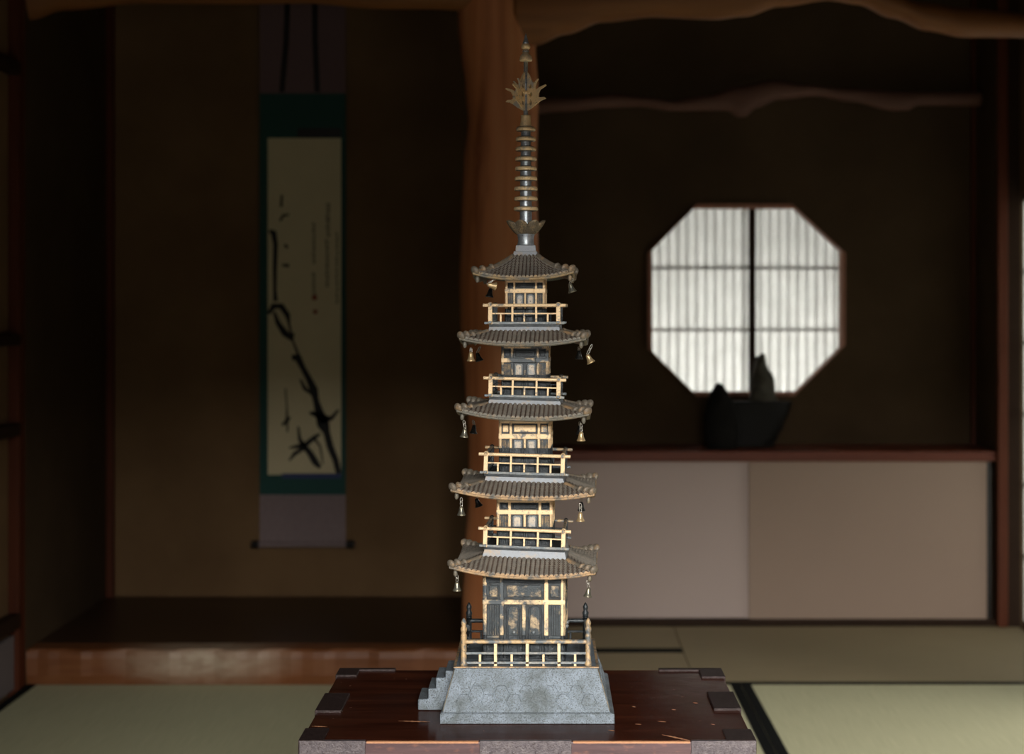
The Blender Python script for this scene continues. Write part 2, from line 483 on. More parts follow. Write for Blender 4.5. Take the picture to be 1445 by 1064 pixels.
# ------------------------------------------------------------------ picture alcove
t = NT('sill_wood'); v = t.coord(scale=(0.25, 1, 1.6))
n = t.noise(v, 16, 6, 0.6, 1.2)
col = t.ramp(n, [(0.25, (0.12, 0.038, 0.011)), (0.5, (0.17, 0.058, 0.018)), (0.75, (0.20, 0.078, 0.027))])
tc = t.coord(scale=(3.0, 0, 10.0), loc=(3.3, 0, -0.78)); sp = t.new('ShaderNodeTexGradient', gradient_type='SPHERICAL'); t.link(tc, sp.inputs[0])
n2 = t.noise(t.coord(scale=(0.5, 1, 1.2)), 26, 5, 0.6, 0.8)
fac = t.math('MULTIPLY', t.math('MULTIPLY', sp.outputs['Fac'], n2), 2.0)
col = t.mix(fac, col, (0.42, 0.33, 0.24))
t.base(col); t.set(0.5, 0, 0.4); t.bump(n, 0.2, 0.004); M_sill = t.m
bm = bmesh.new()
N = 40
rows = []
for i in range(N + 1):
    x = -1.664 + (1.664 - 0.25) * i / N
    w = 0.003 * math.sin(i * 0.9) + 0.002 * math.sin(i * 2.3)
    rows.append([bm.verts.new((x, y, z)) for y, z in ((D0 + 0.10, 0.0), (D0 - 0.0, 0.0), (D0 - 0.006 + w, 0.03), (D0 - 0.008 + w, 0.085), (D0 - 0.004 + w, 0.106), (D0 + 0.004, 0.113 + w * .4), (D0 + 0.10, 0.112))])
for a, b in zip(rows, rows[1:]):
    for q in range(7): bm.faces.new((a[q], b[q], b[(q + 1) % 7], a[(q + 1) % 7]))
bm.faces.new(rows[0][::-1]); bm.faces.new(rows[-1])
o = finish('alcove_sill', bm, M_sill, smooth=False)
tag(o, 'orange-brown log sill with a pale burl, along the front of the alcove floor', 'sill')
o = boxobj('alcove_floor_board', XL, -0.161, D0 + 0.1005, D1 - 0.0005, 0.03, 0.111, M_board)
tag(o, 'dark glossy wooden floor board of the picture alcove', 'floor board')

# natural pillar
LEFT = [(-200, 648), (0, 646), (40, 646), (70, 650), (120, 656), (170, 660), (230, 654), (300, 651), (400, 648), (470, 650), (540, 656), (620, 661), (700, 661), (770, 656), (860, 652), (970, 650)]
RIGHT = [(-200, 752), (0, 750), (60, 756), (140, 760), (240, 757), (330, 759), (450, 762), (600, 766), (760, 770), (970, 775)]
bm = bmesh.new(); rings = []; DP = D0 + 0.10
NZ, NS = 90, 32
for i in range(NZ + 1):
    z = -0.002 + (ZC) * i / NZ
    py = VY + (EYE - z) * F / DP
    xl, xr = PX(interp(LEFT, py), DP), PX(interp(RIGHT, py), DP)
    c, r = (xl + xr) / 2, (xr - xl) / 2
    ring = []
    for j in range(NS):
        a = 2 * PI * j / NS
        rr = 1 + 0.035 * math.sin(3 * a + z * 2.1) * abs(math.sin(a)) + 0.03 * math.sin(5 * a - z * 3.3) * abs(math.sin(a))
        ring.append(bm.verts.new((c + r * math.cos(a), DP + 0.115 * rr * math.sin(a), z)))
    rings.append(ring)
for a, b in zip(rings, rings[1:]):
    for j in range(NS): bm.faces.new((a[j], a[(j + 1) % NS], b[(j + 1) % NS], b[j]))
bm.faces.new(rings[0][::-1]); bm.faces.new(rings[-1])
o = finish('wooden_pillar', bm, M_pillar, smooth=True)
tag(o, 'thick wavy reddish-brown natural timber pillar behind the pagoda', 'pillar')

def wavy_beam(name, top, bot, D, depth, x0, x1, m, label, n=80, end_taper=False):
    bm = bmesh.new(); rings = []
    for i in range(n + 1):
        px = x0 + (x1 - x0) * i / n
        zt, zb = PZ(interp(top, px), D), PZ(interp(bot, px), D)
        c, r = (zt + zb) / 2, (zt - zb) / 2
        rings.append([bm.verts.new((PX(px, D), D + depth * math.cos(2 * PI * j / 16), c + r * math.sin(2 * PI * j / 16))) for j in range(16)])
    for a, b in zip(rings, rings[1:]):
        for j in range(16): bm.faces.new((a[j], a[(j + 1) % 16], b[(j + 1) % 16], b[j]))
    bm.faces.new(rings[0][::-1]); bm.faces.new(rings[-1])
    o = finish(name, bm, m, smooth=True); tag(o, label, 'beam'); return o
wavy_beam('log_beam', [(0, -60), (646, -55)],
          [(22, 40), (45, 28), (90, 15), (200, 5), (330, 6), (430, 5), (540, 13), (600, 13), (680, 16)], D0 + 0.05, 0.055, 24, 680, M_beam,
          'log lintel across the top of the picture alcove, left of the pillar')
wavy_beam('log_beam', [(725, -55), (900, -40), (1050, -60), (1150, -52), (1230, -20), (1300, 3), (1360, 12), (1500, 24)],
          [(725, 70), (755, 64), (800, 49), (850, 32), (920, 25), (1010, 28), (1050, 24), (1100, 10), (1170, 1), (1210, 6), (1260, 26), (1310, 44), (1360, 53), (1500, 54)],
          D0 + 0.05, 0.055, 725, 1555, M_beam, 'wavy log lintel across the top right, right of the pillar', 110)
tag(boxobj('wall_lintel_left', XL, -0.16, D0 + 0.02, D0 + 0.08, PZ(-20, D0), ZC, M_wall), kind='structure')
tag(boxobj('wall_lintel_right', -0.10, XR - 0.001, D0 + 0.02, D0 + 0.08, PZ(-10, D0), ZC, M_wall), kind='structure')
DB = 6.12
wavy_beam('bark_branch', [(700, 142), (800, 136), (870, 132), (910, 136), (950, 141), (1000, 134), (1040, 122), (1095, 112), (1130, 118), (1200, 125), (1300, 129), (1392, 129)],
          [(700, 166), (800, 158), (850, 153), (900, 151), (950, 157), (1025, 156), (1042, 166), (1052, 165), (1066, 153), (1100, 141), (1150, 136), (1200, 144), (1262, 157), (1282, 156), (1295, 149), (1392, 150)],
          DB, 0.028, 735, 1384, M_log, 'dark knotted log branch spanning the alcove high above the octagonal window', 110)

# ------------------------------------------------------------------ hanging scroll
DS = 5.918
sc_ = empty('hanging_scroll', P(427, 770, DS)); s0 = Vector(sc_.location)
tag(sc_, 'hanging scroll with an ink plum branch on the alcove back wall', 'scroll')
M_clothU = flat('scroll_cloth_brown', (0.17, 0.11, 0.115), 0.9, 0, 0.2, 90, 0.25)
M_clothL = flat('scroll_cloth_mauve', (0.235, 0.18, 0.18), 0.9, 0, 0.2, 60, 0.3)
M_green = flat('scroll_cloth_green', (0.026, 0.075, 0.066), 0.9, 0, 0.2, 80, 0.2)
M_blue = flat('scroll_cloth_blue', (0.05, 0.065, 0.15), 0.9, 0, 0.2, 80, 0.2)
M_spaper = flat('scroll_paper', (0.60, 0.525, 0.34), 0.95, 0, 0.2, 9, 0.18)
M_ink = flat('ink', (0.03, 0.03, 0.03), 0.9, 0, 0.2, 60, 0.4)
M_inkg = flat('grey_ink', (0.14, 0.12, 0.09), 0.9, 0, 0.2, 60, 0.4)
M_seal = flat('red_seal', (0.25, 0.05, 0.03), 0.9, 0, 0.2)
def spanel(name, x0, x1, y0, y1, m, dy=0.0, th=0.002):
    a, b = P(x0, y1, DS), P(x1, y0, DS)
    return boxobj(name, a.x - s0.x, b.x - s0.x, dy - th, dy, a.z - s0.z, b.z - s0.z, m, sc_)
spanel('upper_cloth', 366.5, 488, -40, 132, M_clothU)
spanel('upper_band', 366.5, 488, 132, 195, M_green)
spanel('side_border', 366.5, 378, 195, 670, M_green)
spanel('side_border', 481.5, 488, 195, 670, M_green)
spanel('painting_paper', 378, 481.5, 195, 670, M_spaper)
spanel('top_strip', 420, 481.5, 181, 194, M_blacklac, -0.002, 0.0005)
spanel('blue_strip', 398, 481.5, 668, 675, M_blue, -0.0022, 0.0005)
spanel('lower_band', 366.5, 488, 670, 698, M_green)
spanel('lower_cloth', 366.5, 488, 698, 770, M_clothL)
for pts in (((407, -40), (404, 60), (398, 130)), ((444, -40), (445, 60), (448, 130))):
    bm = bmesh.new(); vv = []
    for x, y in pts:
        for dx in (-4, 4):
            for dy in (-0.0026, -0.0034):
                q = P(x + dx, y, DS); vv.append(bm.verts.new((q.x - s0.x, dy, q.z - s0.z)))
    for i in (0, 4):
        a = vv[i:i + 8]
        for f in ((0, 2, 6, 4), (1, 5, 7, 3), (0, 4, 5, 1), (2, 3, 7, 6)): bm.faces.new([a[q] for q in f])
    finish('hanging_ribbon', bm, M_blacklac, sc_)
bm = bmesh.new(); zz = PZ(768, DS) - s0.z; rr = 0.011
tube(bm, [(PX(364, DS) - s0.x, -0.006, zz), (PX(491, DS) - s0.x, -0.006, zz)], rr, 14)
roll = finish('roller_rod', bm, M_clothL, sc_, smooth=False)
for a, b in ((354.5, 366), (488.5, 500.5)):
    bm = bmesh.new()
    tube(bm, [(PX(a, DS) - s0.x, -0.006, zz), (PX(a + 1.5, DS) - s0.x, -0.006, zz), (PX(b, DS) - s0.x, -0.006, zz)], [0.011, 0.0155, 0.0155], 14)
    finish('roller_knob', bm, M_blacklac, roll)
def strokes(name, lines, m, dy):
    bm = bmesh.new()
    for ln in lines:
        prev = None
        for i, (x, y, w) in enumerate(ln):
            q0 = ln[max(i - 1, 0)]; q1 = ln[min(i + 1, len(ln) - 1)]
            dx, dy_ = q1[0] - q0[0], q1[1] - q0[1]; L = math.hypot(dx, dy_) or 1
            nx, ny = -dy_ / L, dx / L
            pa, pb = P(x + nx * w / 2, y + ny * w / 2, DS), P(x - nx * w / 2, y - ny * w / 2, DS)
            cur = (bm.verts.new((pa.x - s0.x, dy, pa.z - s0.z)), bm.verts.new((pb.x - s0.x, dy, pb.z - s0.z)))
            if prev: bm.faces.new((prev[0], prev[1], cur[1], cur[0]))
            prev = cur
    return finish(name, bm, m, sc_)
plum = [
    [(380, 326, 6), (386, 328, 9), (389, 345, 7), (388, 380, 6), (388, 410, 5), (389, 425, 7)],
    [(379, 443, 5), (386, 432, 9), (397, 432, 9), (406, 445, 8), (408, 455, 4)],
    [(387, 440, 4), (392, 455, 7), (402, 470, 10), (413, 478, 9), (414, 470, 5)],
    [(406, 448, 4), (413, 480, 3), (422, 503, 4)],
    [(412, 505, 9), (420, 504, 11), (428, 520, 8), (436, 535, 9), (443, 550, 12), (446, 565, 9), (450, 580, 12), (456, 598, 18), (461, 610, 10), (466, 630, 10), (474, 650, 9), (478, 668, 8)],
    [(424, 535, 3), (430, 548, 6), (440, 556, 4)],
    [(437, 582, 4), (448, 585, 10), (456, 592, 14), (468, 590, 6), (478, 578, 3)],
    [(403, 548, 2), (405, 575, 2), (405, 592, 4), (406, 610, 2)],
    [(398, 600, 3), (405, 594, 6), (410, 588, 2)],
    [(421, 602, 3), (423, 620, 5), (430, 630, 8), (438, 640, 9), (445, 652, 10), (452, 660, 5)],
    [(408, 632, 2), (420, 630, 6), (432, 627, 7), (444, 617, 6), (452, 612, 3)],
    [(408, 650, 2), (416, 640, 6), (430, 632, 5)], [(442, 616, 4), (452, 630, 3), (456, 655, 2)],
    [(395, 312, 3), (400, 304, 4), (408, 303, 3)], [(402, 345, 4), (406, 350, 4)], [(398, 374, 3), (408, 375, 5)], [(398, 275, 3), (397, 292, 4)],
]
strokes('ink_painting', plum, M_ink, -0.0024)
rnd = random.Random(3)
for cx, y0, y1, w in ((443, 316, 372, 5), (443, 386, 412, 5), (463, 288, 308, 7), (463, 312, 336, 6), (462, 340, 402, 6), (476, 330, 430, 3)):
    y = y0; chars = []
    while y < y1:
        chars.append([(cx - w / 2 + rnd.uniform(-1, 1), y, 1.6), (cx + w / 2, y + rnd.uniform(-1, 1.5), 1.6)])
        chars.append([(cx + rnd.uniform(-2, 1), y - 2, 1.6), (cx + rnd.uniform(-2, 2), y + 5, 1.4)])
        chars.append([(cx - w / 2, y + 5, 1.2), (cx + w / 2, y + 4 + rnd.uniform(-1, 1), 1.6)])
        y += 8.5
    strokes('calligraphy_column', chars, M_inkg, -0.0024)
spanel('red_seal', 440.5, 447.5, 416.5, 423.5, M_seal, -0.002, 0.0006)
spanel('red_seal', 442, 448, 437, 443, M_seal, -0.002, 0.0006)

# ------------------------------------------------------------------ stones on the shelf
M_stone = flat('dark_stone', (0.008, 0.007, 0.006), 0.9, 0, 0.15, 30, 0.4, 0.4)
M_stone2 = flat('grey_stone', (0.075, 0.07, 0.055), 0.85, 0, 0.3, 30, 0.4, 0.5)
M_pot = flat('dark_pot', (0.008, 0.007, 0.006), 0.6, 0, 0.15, 30, 0.3, 0.2)
def outline_solid(name, tab, D, depth_f, m, rough, seed, n=30, seg=22, foot=None):
    """solid of stacked rings: (py, left px, right px)"""
    r_ = random.Random(seed); bm = bmesh.new(); rings = []
    y0, y1 = tab[0][0], tab[-1][0]
    L = [(a, b) for a, b, c in tab]; R = [(a, c) for a, b, c in tab]
    for i in range(n + 1):
        py = y0 + (y1 - y0) * i / n
        xl, xr = PX(interp(L, py), D), PX(interp(R, py), D)
        c, r = (xl + xr) / 2, max((xr - xl) / 2, 0.0015)
        ring = []
        for j in range(seg):
            a = 2 * PI * j / seg
            k = 1 + rough * (math.sin(3 * a + py * 0.21) * 0.5 + r_.uniform(-0.5, 0.5))
            if abs(math.cos(a)) > 0.93: k = 1 + rough * 0.3 * r_.uniform(-1, 1)
            ring.append(bm.verts.new((c + r * math.cos(a) * (1 if abs(math.cos(a)) > .93 else k), D + min(depth_f, r * 1.4 + 0.004) * math.sin(a) * k, PZ(py, D))))
        rings.append(ring)
    for a, b in zip(rings, rings[1:]):
        for j in range(seg): bm.faces.new((a[j], a[(j + 1) % seg], b[(j + 1) % seg], b[j]))
    bm.faces.new(rings[0][::-1]); bm.faces.new(rings[-1])
    return finish(name, bm, m, smooth=True)
DR = 6.03
yb = VY + (EYE - zs1 - 0.0005) * F / DR
o = outline_solid('viewing_stone', [(540.5, 1012, 1017), (546, 1007, 1023), (556, 1001, 1028), (572, 996, 1036), (592, 993, 1042), (612, 994, 1043), (yb, 997, 1040)], DR, 0.035, M_stone, 0.10, 4)
tag(o, 'black peaked standing stone on the shelf, left of the dark pot', 'stone')
DT = 6.14
yb2 = VY + (EYE - zs1 - 0.0005) * F / DT
o = outline_solid('planting_pot', [(566, 1006, 1117), (570, 1003, 1117), (580, 1003, 1114), (600, 1004, 1106), (618, 1007, 1097), (626, 1011, 1092), (yb2, 1010, 1094)], DT, 0.055, M_pot, 0.03, 9)
tag(o, 'dark flared pot on the shelf under the octagonal window, holding a grey rock', 'pot')
o = outline_solid('craggy_rock', [(499, 1074, 1079), (504, 1066, 1080), (512, 1064, 1081), (520, 1062, 1084), (528, 1061, 1090), (536, 1060, 1093), (550, 1059, 1094), (565.5, 1057, 1096)], DT, 0.05, M_stone2, 0.16, 12, 26)
tag(o, 'grey craggy rock rising from the dark pot against the lit window', 'rock')

# ------------------------------------------------------------------ chest
CZ = 0.6442   # height of the chest top above its own foot, which stands on the mats
CX0, CX1, CY0, CY1 = -0.3155, 0.2685, 2.0, 2.4
ch = empty('wooden_chest', ((CX0 + CX1) / 2, (CY0 + CY1) / 2, 0.0022))
tag(ch, 'dark red-brown wooden chest with iron fittings under the pagoda', 'chest')
cl = Vector(ch.location)
hx, hy = (CX1 - CX0) / 2, (CY1 - CY0) / 2
t = NT('chest_wood')
v = t.coord(scale=(0.12, 1, 1)); n = t.noise(v, 45, 6, 0.6, 0.8); n2 = t.noise(t.coord(), 7, 4); n3 = t.noise(t.coord(), 130, 3)
col = t.ramp(n, [(0.25, (0.018, 0.0052, 0.003)), (0.55, (0.043, 0.012, 0.0065)), (0.8, (0.08, 0.024, 0.011))])
col = t.mix(t.ramp(n2, [(0.45, (0, 0, 0)), (0.75, (0.6, 0.6, 0.6))]), col, (0.03, 0.014, 0.012))
spk = t.ramp(n3, [(0.73, (0, 0, 0)), (0.76, (1, 1, 1))])
col = t.mix(spk, col, (0.22, 0.13, 0.09))
t.base(col); t.set(0.25, 0, 0.045); t.bump(n2, 0.05, 0.01)
rr_ = t.ramp(n2, [(0.3, (0.14,) * 3), (0.7, (0.24,) * 3)]); t.link(rr_, t.b.inputs['Roughness'])
M_chest = t.m
t = NT('chest_front_wood')
v = t.coord(scale=(0.1, 1, 1)); n = t.noise(v, 70, 6, 0.65, 0.5); n2 = t.noise(t.coord(scale=(1, 1, 2)), 60, 4)
col = t.ramp(n, [(0.3, (0.045, 0.021, 0.023)), (0.55, (0.085, 0.042, 0.044)), (0.8, (0.135, 0.072, 0.073))])
col = t.mix(t.ramp(n2, [(0.55, (0, 0, 0)), (0.75, (0.35, 0.35, 0.35))]), col, (0.34, 0.14, 0.08))
t.base(col); t.set(0.45, 0, 0.5); t.bump(n, 0.2, 0.002); M_cfront = t.m
M_worn = flat('worn_wood_edge', (0.60, 0.29, 0.15), 0.6, 0, 0.4, 220, 0.45)
M_iron = patina('chest_iron', (0.022, 0.012, 0.011), (0.05, 0.032, 0.031), 130, 0.4, 0.65, 0.35, 0.5, 420, (0.01, 0.006, 0.006), 0.42, 0.8)
M_ironf = patina('chest_iron_front', (0.08, 0.066, 0.074), (0.14, 0.12, 0.125), 160, 0.4, 0.65, 0.35, 0.45, 420, (0.05, 0.035, 0.035), 0.42, 0.6)
# carcass
bm = bmesh.new(); box(bm, -hx + 0.004, hx - 0.004, -hy + 0.003, hy - 0.003, 0.0, CZ - 0.022)
finish('carcass', bm, M_cfront, ch, bevel=0.003)
bm = bmesh.new(); box(bm, -hx, hx, -hy + 0.0015, hy, CZ - 0.0219, CZ)
for f in bm.faces:
    if f.normal.y < -0.5 or (f.calc_center_median().y < -hy + 0.002): f.material_index = 1
finish('top_board', bm, [M_chest, M_cfront], ch, bevel=0.0022, bseg=3)
# bare wood along the worn front edge and a few scratches
def clocal(px, py, z=CZ + 0.0022):
    D = (EYE - z) * F / (py - VY)
    return (PX(px, D) - cl.x, D - cl.y)
for a, b in ((517, 675), (809, 974)):
    bm = bmesh.new()
    n = 40; pv = None
    for i in range(n + 1):
        x = PX(a + (b - a) * i / n, CY0) - cl.x; w = 0.0006 + 0.0007 * abs(math.sin(i * 1.7)) + 0.0006 * math.sin(i * 0.37)
        q = [bm.verts.new(c) for c in ((x, -hy + 0.0008, CZ - 0.0022), (x, -hy + 0.0009, CZ - 0.0006), (x, -hy + 0.0026 + w, CZ + 0.0003))]
        if pv:
            for r in (0, 1): bm.faces.new((pv[r], q[r], q[r + 1], pv[r + 1]))
        pv = q
    finish('worn_edge', bm, M_worn, ch)
def scratch(pts, w):
    bm = bmesh.new(); n = 14; pv = None
    (x0, y0), (x1, y1) = pts
    for i in range(n + 1):
        s = i / n; ww = w * math.sin(PI * min(max(s, 0.04), 0.96)) * (0.7 + 0.3 * math.sin(i * 2.3)) + 0.1
        A = clocal(x0 + (x1 - x0) * s, y0 + (y1 - y0) * s - ww / 2); B = clocal(x0 + (x1 - x0) * s, y0 + (y1 - y0) * s + ww / 2)
        q = (bm.verts.new((*A, CZ + 0.0003)), bm.verts.new((*B, CZ + 0.0003)))
        if pv: bm.faces.new((pv[0], q[0], q[1], pv[1]))
        pv = q
    finish('scratch', bm, M_worn, ch)
for pts, w in ((((562, 1017.5), (607, 1019)), 2.0), (((934, 1037), (977, 1046)), 2.3), (((1022, 1040.5), (1031, 1042)), 2.0), (((978, 992), (985, 992.5)), 1.6),
               (((858, 1030.5), (868, 1031.5)), 1.4), (((440, 1025), (462, 1026)), 1.8), (((1003, 1022), (1009, 1023)), 1.2), (((948, 1001.5), (954, 1002)), 1.2),
               (((928, 1018), (940, 1019)), 1.3), (((896, 1022), (905, 1022.5)), 1.1), (((892, 997), (897, 998)), 1.2)):
    scratch(pts, w)
# iron fittings
def plate(name, x0, x1, y0, y1, zt=0.003, drop=0.03, sides='', m=None):
    """plate on the top with flanges folded over the named sides"""
    bm = bmesh.new(); e = 0.0022
    X0 = x0 - (e if 'L' in sides else 0); X1 = x1 + (e if 'R' in sides else 0)
    Y0 = y0 - (e if 'F' in sides else 0); Y1 = y1 + (e if 'B' in sides else 0)
    if x1 > x0 and zt > 0: box(bm, X0, X1, Y0, Y1, CZ - 0.001, CZ + zt)
    if 'L' in sides: box(bm, X0, X0 + 0.003, Y0, Y1, CZ - drop, CZ)
    if 'R' in sides: box(bm, X1 - 0.003, X1, Y0, Y1, CZ - drop, CZ)
    if 'B' in sides: box(bm, X0, X1, Y1 - 0.003, Y1, CZ - drop, CZ)
    return bm
def fit(name, bms, m):
    bm = bmesh.new()
    for b in bms:
        me = bpy.data.meshes.new('tmp'); b.to_mesh(me); b.free(); bm.from_mesh(me); bpy.data.meshes.remove(me)
    return finish(name, bm, m, ch, bevel=0.0011)
A = clocal
yb0, yb1 = A(470, 981)[1], A(470, 1006)[1]
fit('edge_plate', [plate('', -hx, -hx + 0.034, yb1, yb0, 0.0035, 0.03, 'L')], M_iron)
ya0, ya1 = A(1020, 979)[1], A(1020, 1003)[1]
fit('edge_plate', [plate('', hx - 0.036, hx, ya1, ya0, 0.0035, 0.03, 'R')], M_iron)
fit('corner_plate', [plate('', -hx, -hx + 0.03, hy - 0.045, hy, 0.003, 0.03, 'LB'), plate('', -hx + 0.028, -hx + 0.085, hy - 0.008, hy, 0.003, 0.03, 'B')], M_iron)
fit('corner_plate', [plate('', hx - 0.034, hx, hy - 0.055, hy, 0.003, 0.03, 'RB'), plate('', hx - 0.095, hx - 0.032, hy - 0.010, hy, 0.003, 0.03, 'B')], M_iron)
fit('corner_plate', [plate('', -hx, -hx + 0.030, -hy, -hy + 0.06, 0.0022, 0.03, 'L')], M_iron)
fit('corner_plate', [plate('', hx - 0.036, hx, -hy, -hy + 0.055, 0.0022, 0.03, 'R')], M_iron)
def front_plate(a, b):
    bm = bmesh.new(); box(bm, PX(a, CY0) - cl.x, PX(b, CY0) - cl.x, -hy - 0.0015, -hy + 0.006, CZ - 0.05, CZ + 0.0014)
    for i in range(4):
        x = PX(a + (b - a) * (0.12 + 0.25 * i), CY0) - cl.x
        ellipsoid(bm, (x, -hy - 0.0016, CZ - 0.014), (0.0022, 0.0012, 0.0022), None, 8, 6)
    finish('front_plate', bm, M_ironf, ch, bevel=0.001)
front_plate(422.5, 515.5); front_plate(677, 806.5); front_plate(975.5, 1067)

# ------------------------------------------------------------------ pagoda
AX, AY = -0.0275, 2.203
CZ = 0.6464   # world height of the chest top
pg = empty('pagoda_ornament', (AX, AY, CZ)); pl = Vector(pg.location)
tag(pg, 'tall bronze five-storey pagoda ornament with wind bells, standing on the dark chest', 'ornament')
SILVER = (0.40, 0.44, 0.46); STEEL = (0.16, 0.185, 0.20); GOLD = (0.93, 0.685, 0.40); DK = (0.022, 0.027, 0.031)
M_base = patina('cast_silver_grey', (0.235, 0.282, 0.335), (0.105, 0.125, 0.132), 26, 0.40, 0.66, 0.3, 0.46, 560, (0.085, 0.097, 0.10), 0.46, 0.9)
M_tile = patina('roof_bronze', (0.30, 0.265, 0.22), (0.215, 0.20, 0.175), 60, 0.4, 0.62, 0.15, 0.55, 700, (0.05, 0.045, 0.04), 0.4, 0.35)
M_gold = patina('gilded_frame', GOLD, (0.17, 0.18, 0.18), 70, 0.56, 0.68, 0.15, 0.5, 500, (0.10, 0.085, 0.06), 0.38, 0.4)
M_goldd = patina('half_worn_gilding', (0.55, 0.38, 0.20), (0.13, 0.15, 0.16), 85, 0.44, 0.58, 0.2, 0.45, 500, (0.04, 0.04, 0.04), 0.40, 0.5)
M_gold1 = patina('part_gilded_frame', tuple(x * 0.85 for x in GOLD), (0.075, 0.09, 0.10), 38, 0.42, 0.54, 0.2, 0.45, 500, (0.06, 0.055, 0.045), 0.40, 0.5)
M_panel1 = patina('part_gilded_panel', (0.042, 0.053, 0.06), (0.48, 0.36, 0.22), 60, 0.49, 0.64, 0.25, 0.42, 500, (0.03, 0.035, 0.038), 0.42, 0.6)
M_edge2 = patina('eave_dull', (0.17, 0.16, 0.13), (0.30, 0.22, 0.13), 60, 0.5, 0.66, 0.2, 0.5, 500, (0.05, 0.05, 0.045), 0.42, 0.5)
M_edge3 = patina('eave_mixed', (0.36, 0.25, 0.12), (0.15, 0.145, 0.125), 45, 0.42, 0.58, 0.2, 0.5, 500, (0.05, 0.05, 0.04), 0.42, 0.5)
M_edge = patina('eave_gilding', (0.46, 0.30, 0.16), (0.13, 0.125, 0.11), 75, 0.46, 0.60, 0.15, 0.5, 500, (0.06, 0.05, 0.035), 0.42, 0.5)
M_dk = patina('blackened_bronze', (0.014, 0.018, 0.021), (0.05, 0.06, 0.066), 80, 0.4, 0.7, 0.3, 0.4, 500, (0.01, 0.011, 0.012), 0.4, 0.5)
M_steel = patina('blue_grey_metal', STEEL, (0.30, 0.29, 0.26), 70, 0.45, 0.65, 0.3, 0.42, 550, (0.05, 0.055, 0.06), 0.42, 0.4)
M_slat = patina('lattice_metal', (0.065, 0.08, 0.088), (0.30, 0.24, 0.16), 60, 0.55, 0.7, 0.3, 0.42, 550, (0.02, 0.024, 0.027), 0.42, 0.4)
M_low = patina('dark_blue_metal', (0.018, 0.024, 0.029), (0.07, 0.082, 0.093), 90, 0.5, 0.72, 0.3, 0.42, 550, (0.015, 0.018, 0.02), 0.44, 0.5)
M_door = patina('pale_door_gilding', (0.58, 0.50, 0.40), (0.32, 0.34, 0.36), 120, 0.5, 0.64, 0.2, 0.45, 600, (0.10, 0.095, 0.09), 0.42, 0.5)
M_collar = patina('silver_collar', (0.31, 0.335, 0.37), (0.42, 0.33, 0.235), 60, 0.5, 0.68, 0.15, 0.5, 600, (0.22, 0.24, 0.27), 0.40, 0.4)
M_spire = patina('spire_metal', (0.34, 0.385, 0.43), (0.60, 0.66, 0.71), 90, 0.4, 0.65, 0.6, 0.30, 500, (0.03, 0.03, 0.03), 0.38, 0.3)
M_ring = patina('spire_ring_brass', (0.90, 0.68, 0.38), (0.40, 0.37, 0.31), 90, 0.5, 0.70, 0.2, 0.42, 500, (0.07, 0.055, 0.03), 0.38, 0.3)
M_fin = patina('fin_brass', (0.88, 0.65, 0.36), (0.48, 0.45, 0.40), 60, 0.5, 0.65, 0.2, 0.42, 500, (0.04, 0.03, 0.02), 0.38, 0.3)
M_bell = patina('bell_metal', (0.30, 0.275, 0.20), (0.12, 0.13, 0.125), 120, 0.45, 0.62, 0.7, 0.3, 700, (0.05, 0.05, 0.045), 0.36, 0.2)
M_bellg = patina('bell_brass', (0.62, 0.45, 0.24), (0.35, 0.28, 0.17), 120, 0.5, 0.7, 0.6, 0.32, 700, (0.1, 0.08, 0.05), 0.34, 0.2)
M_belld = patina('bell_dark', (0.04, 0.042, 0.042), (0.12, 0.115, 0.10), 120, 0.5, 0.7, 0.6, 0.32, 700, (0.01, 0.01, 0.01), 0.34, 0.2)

def L(x, y, z): return (x - pl.x, y - pl.y, z - pl.z)

# --- base: lip, sloped body with hexagonal paving in relief, deck
DK_Z = 0.7164
bm = bmesh.new()
B0x, B1x, B0y, B1y = PX(621, 2.0856), PX(867.2, 2.0856), 2.0856, 2.322
loops = []
def rect(x0, x1, y0, y1, z): return [bm.verts.new(L(*c)) for c in ((x0, y0, z), (x1, y0, z), (x1, y1, z), (x0, y1, z))]
zf_b, zf_t = CZ + 0.0150, DK_Z - 0.0022
bx0, bx1, by0, by1 = PX(624.5, 2.089), PX(861, 2.089), 2.0885, 2.3185
tx0, tx1, ty0, ty1 = PX(641.5, 2.113), PX(843.5, 2.113), 2.1125, 2.293
secs = [(B0x, B1x, B0y, B1y, CZ), (B0x, B1x, B0y, B1y, CZ + 0.0125), (bx0, bx1, by0, by1, zf_b)]
for s in (0.15, 0.35, 0.55, 0.75, 0.9, 1.0):
    bow = 0.0006 * math.sin(PI * s)          # sides curve in a little
    secs.append((bx0 + (tx0 - bx0) * s + bow, bx1 + (tx1 - bx1) * s - bow, by0 + (ty0 - by0) * s + bow, by1 + (ty1 - by1) * s - bow, zf_b + (zf_t - zf_b) * s))
secs += [(tx0 - 0.001, tx1 + 0.001, ty0 - 0.001, ty1 + 0.001, zf_t + 0.0004), (tx0 - 0.001, tx1 + 0.001, ty0 - 0.001, ty1 + 0.001, DK_Z)]
loops = [rect(*s) for s in secs]
for a, b in zip(loops, loops[1:]):
    for i in range(4): bm.faces.new((a[i], a[(i + 1) % 4], b[(i + 1) % 4], b[i]))
bm.faces.new(loops[0][::-1]); bm.faces.new(loops[-1])
base_o = finish('stone_plinth', bm, M_base, pg, bevel=0.0016, bseg=3)
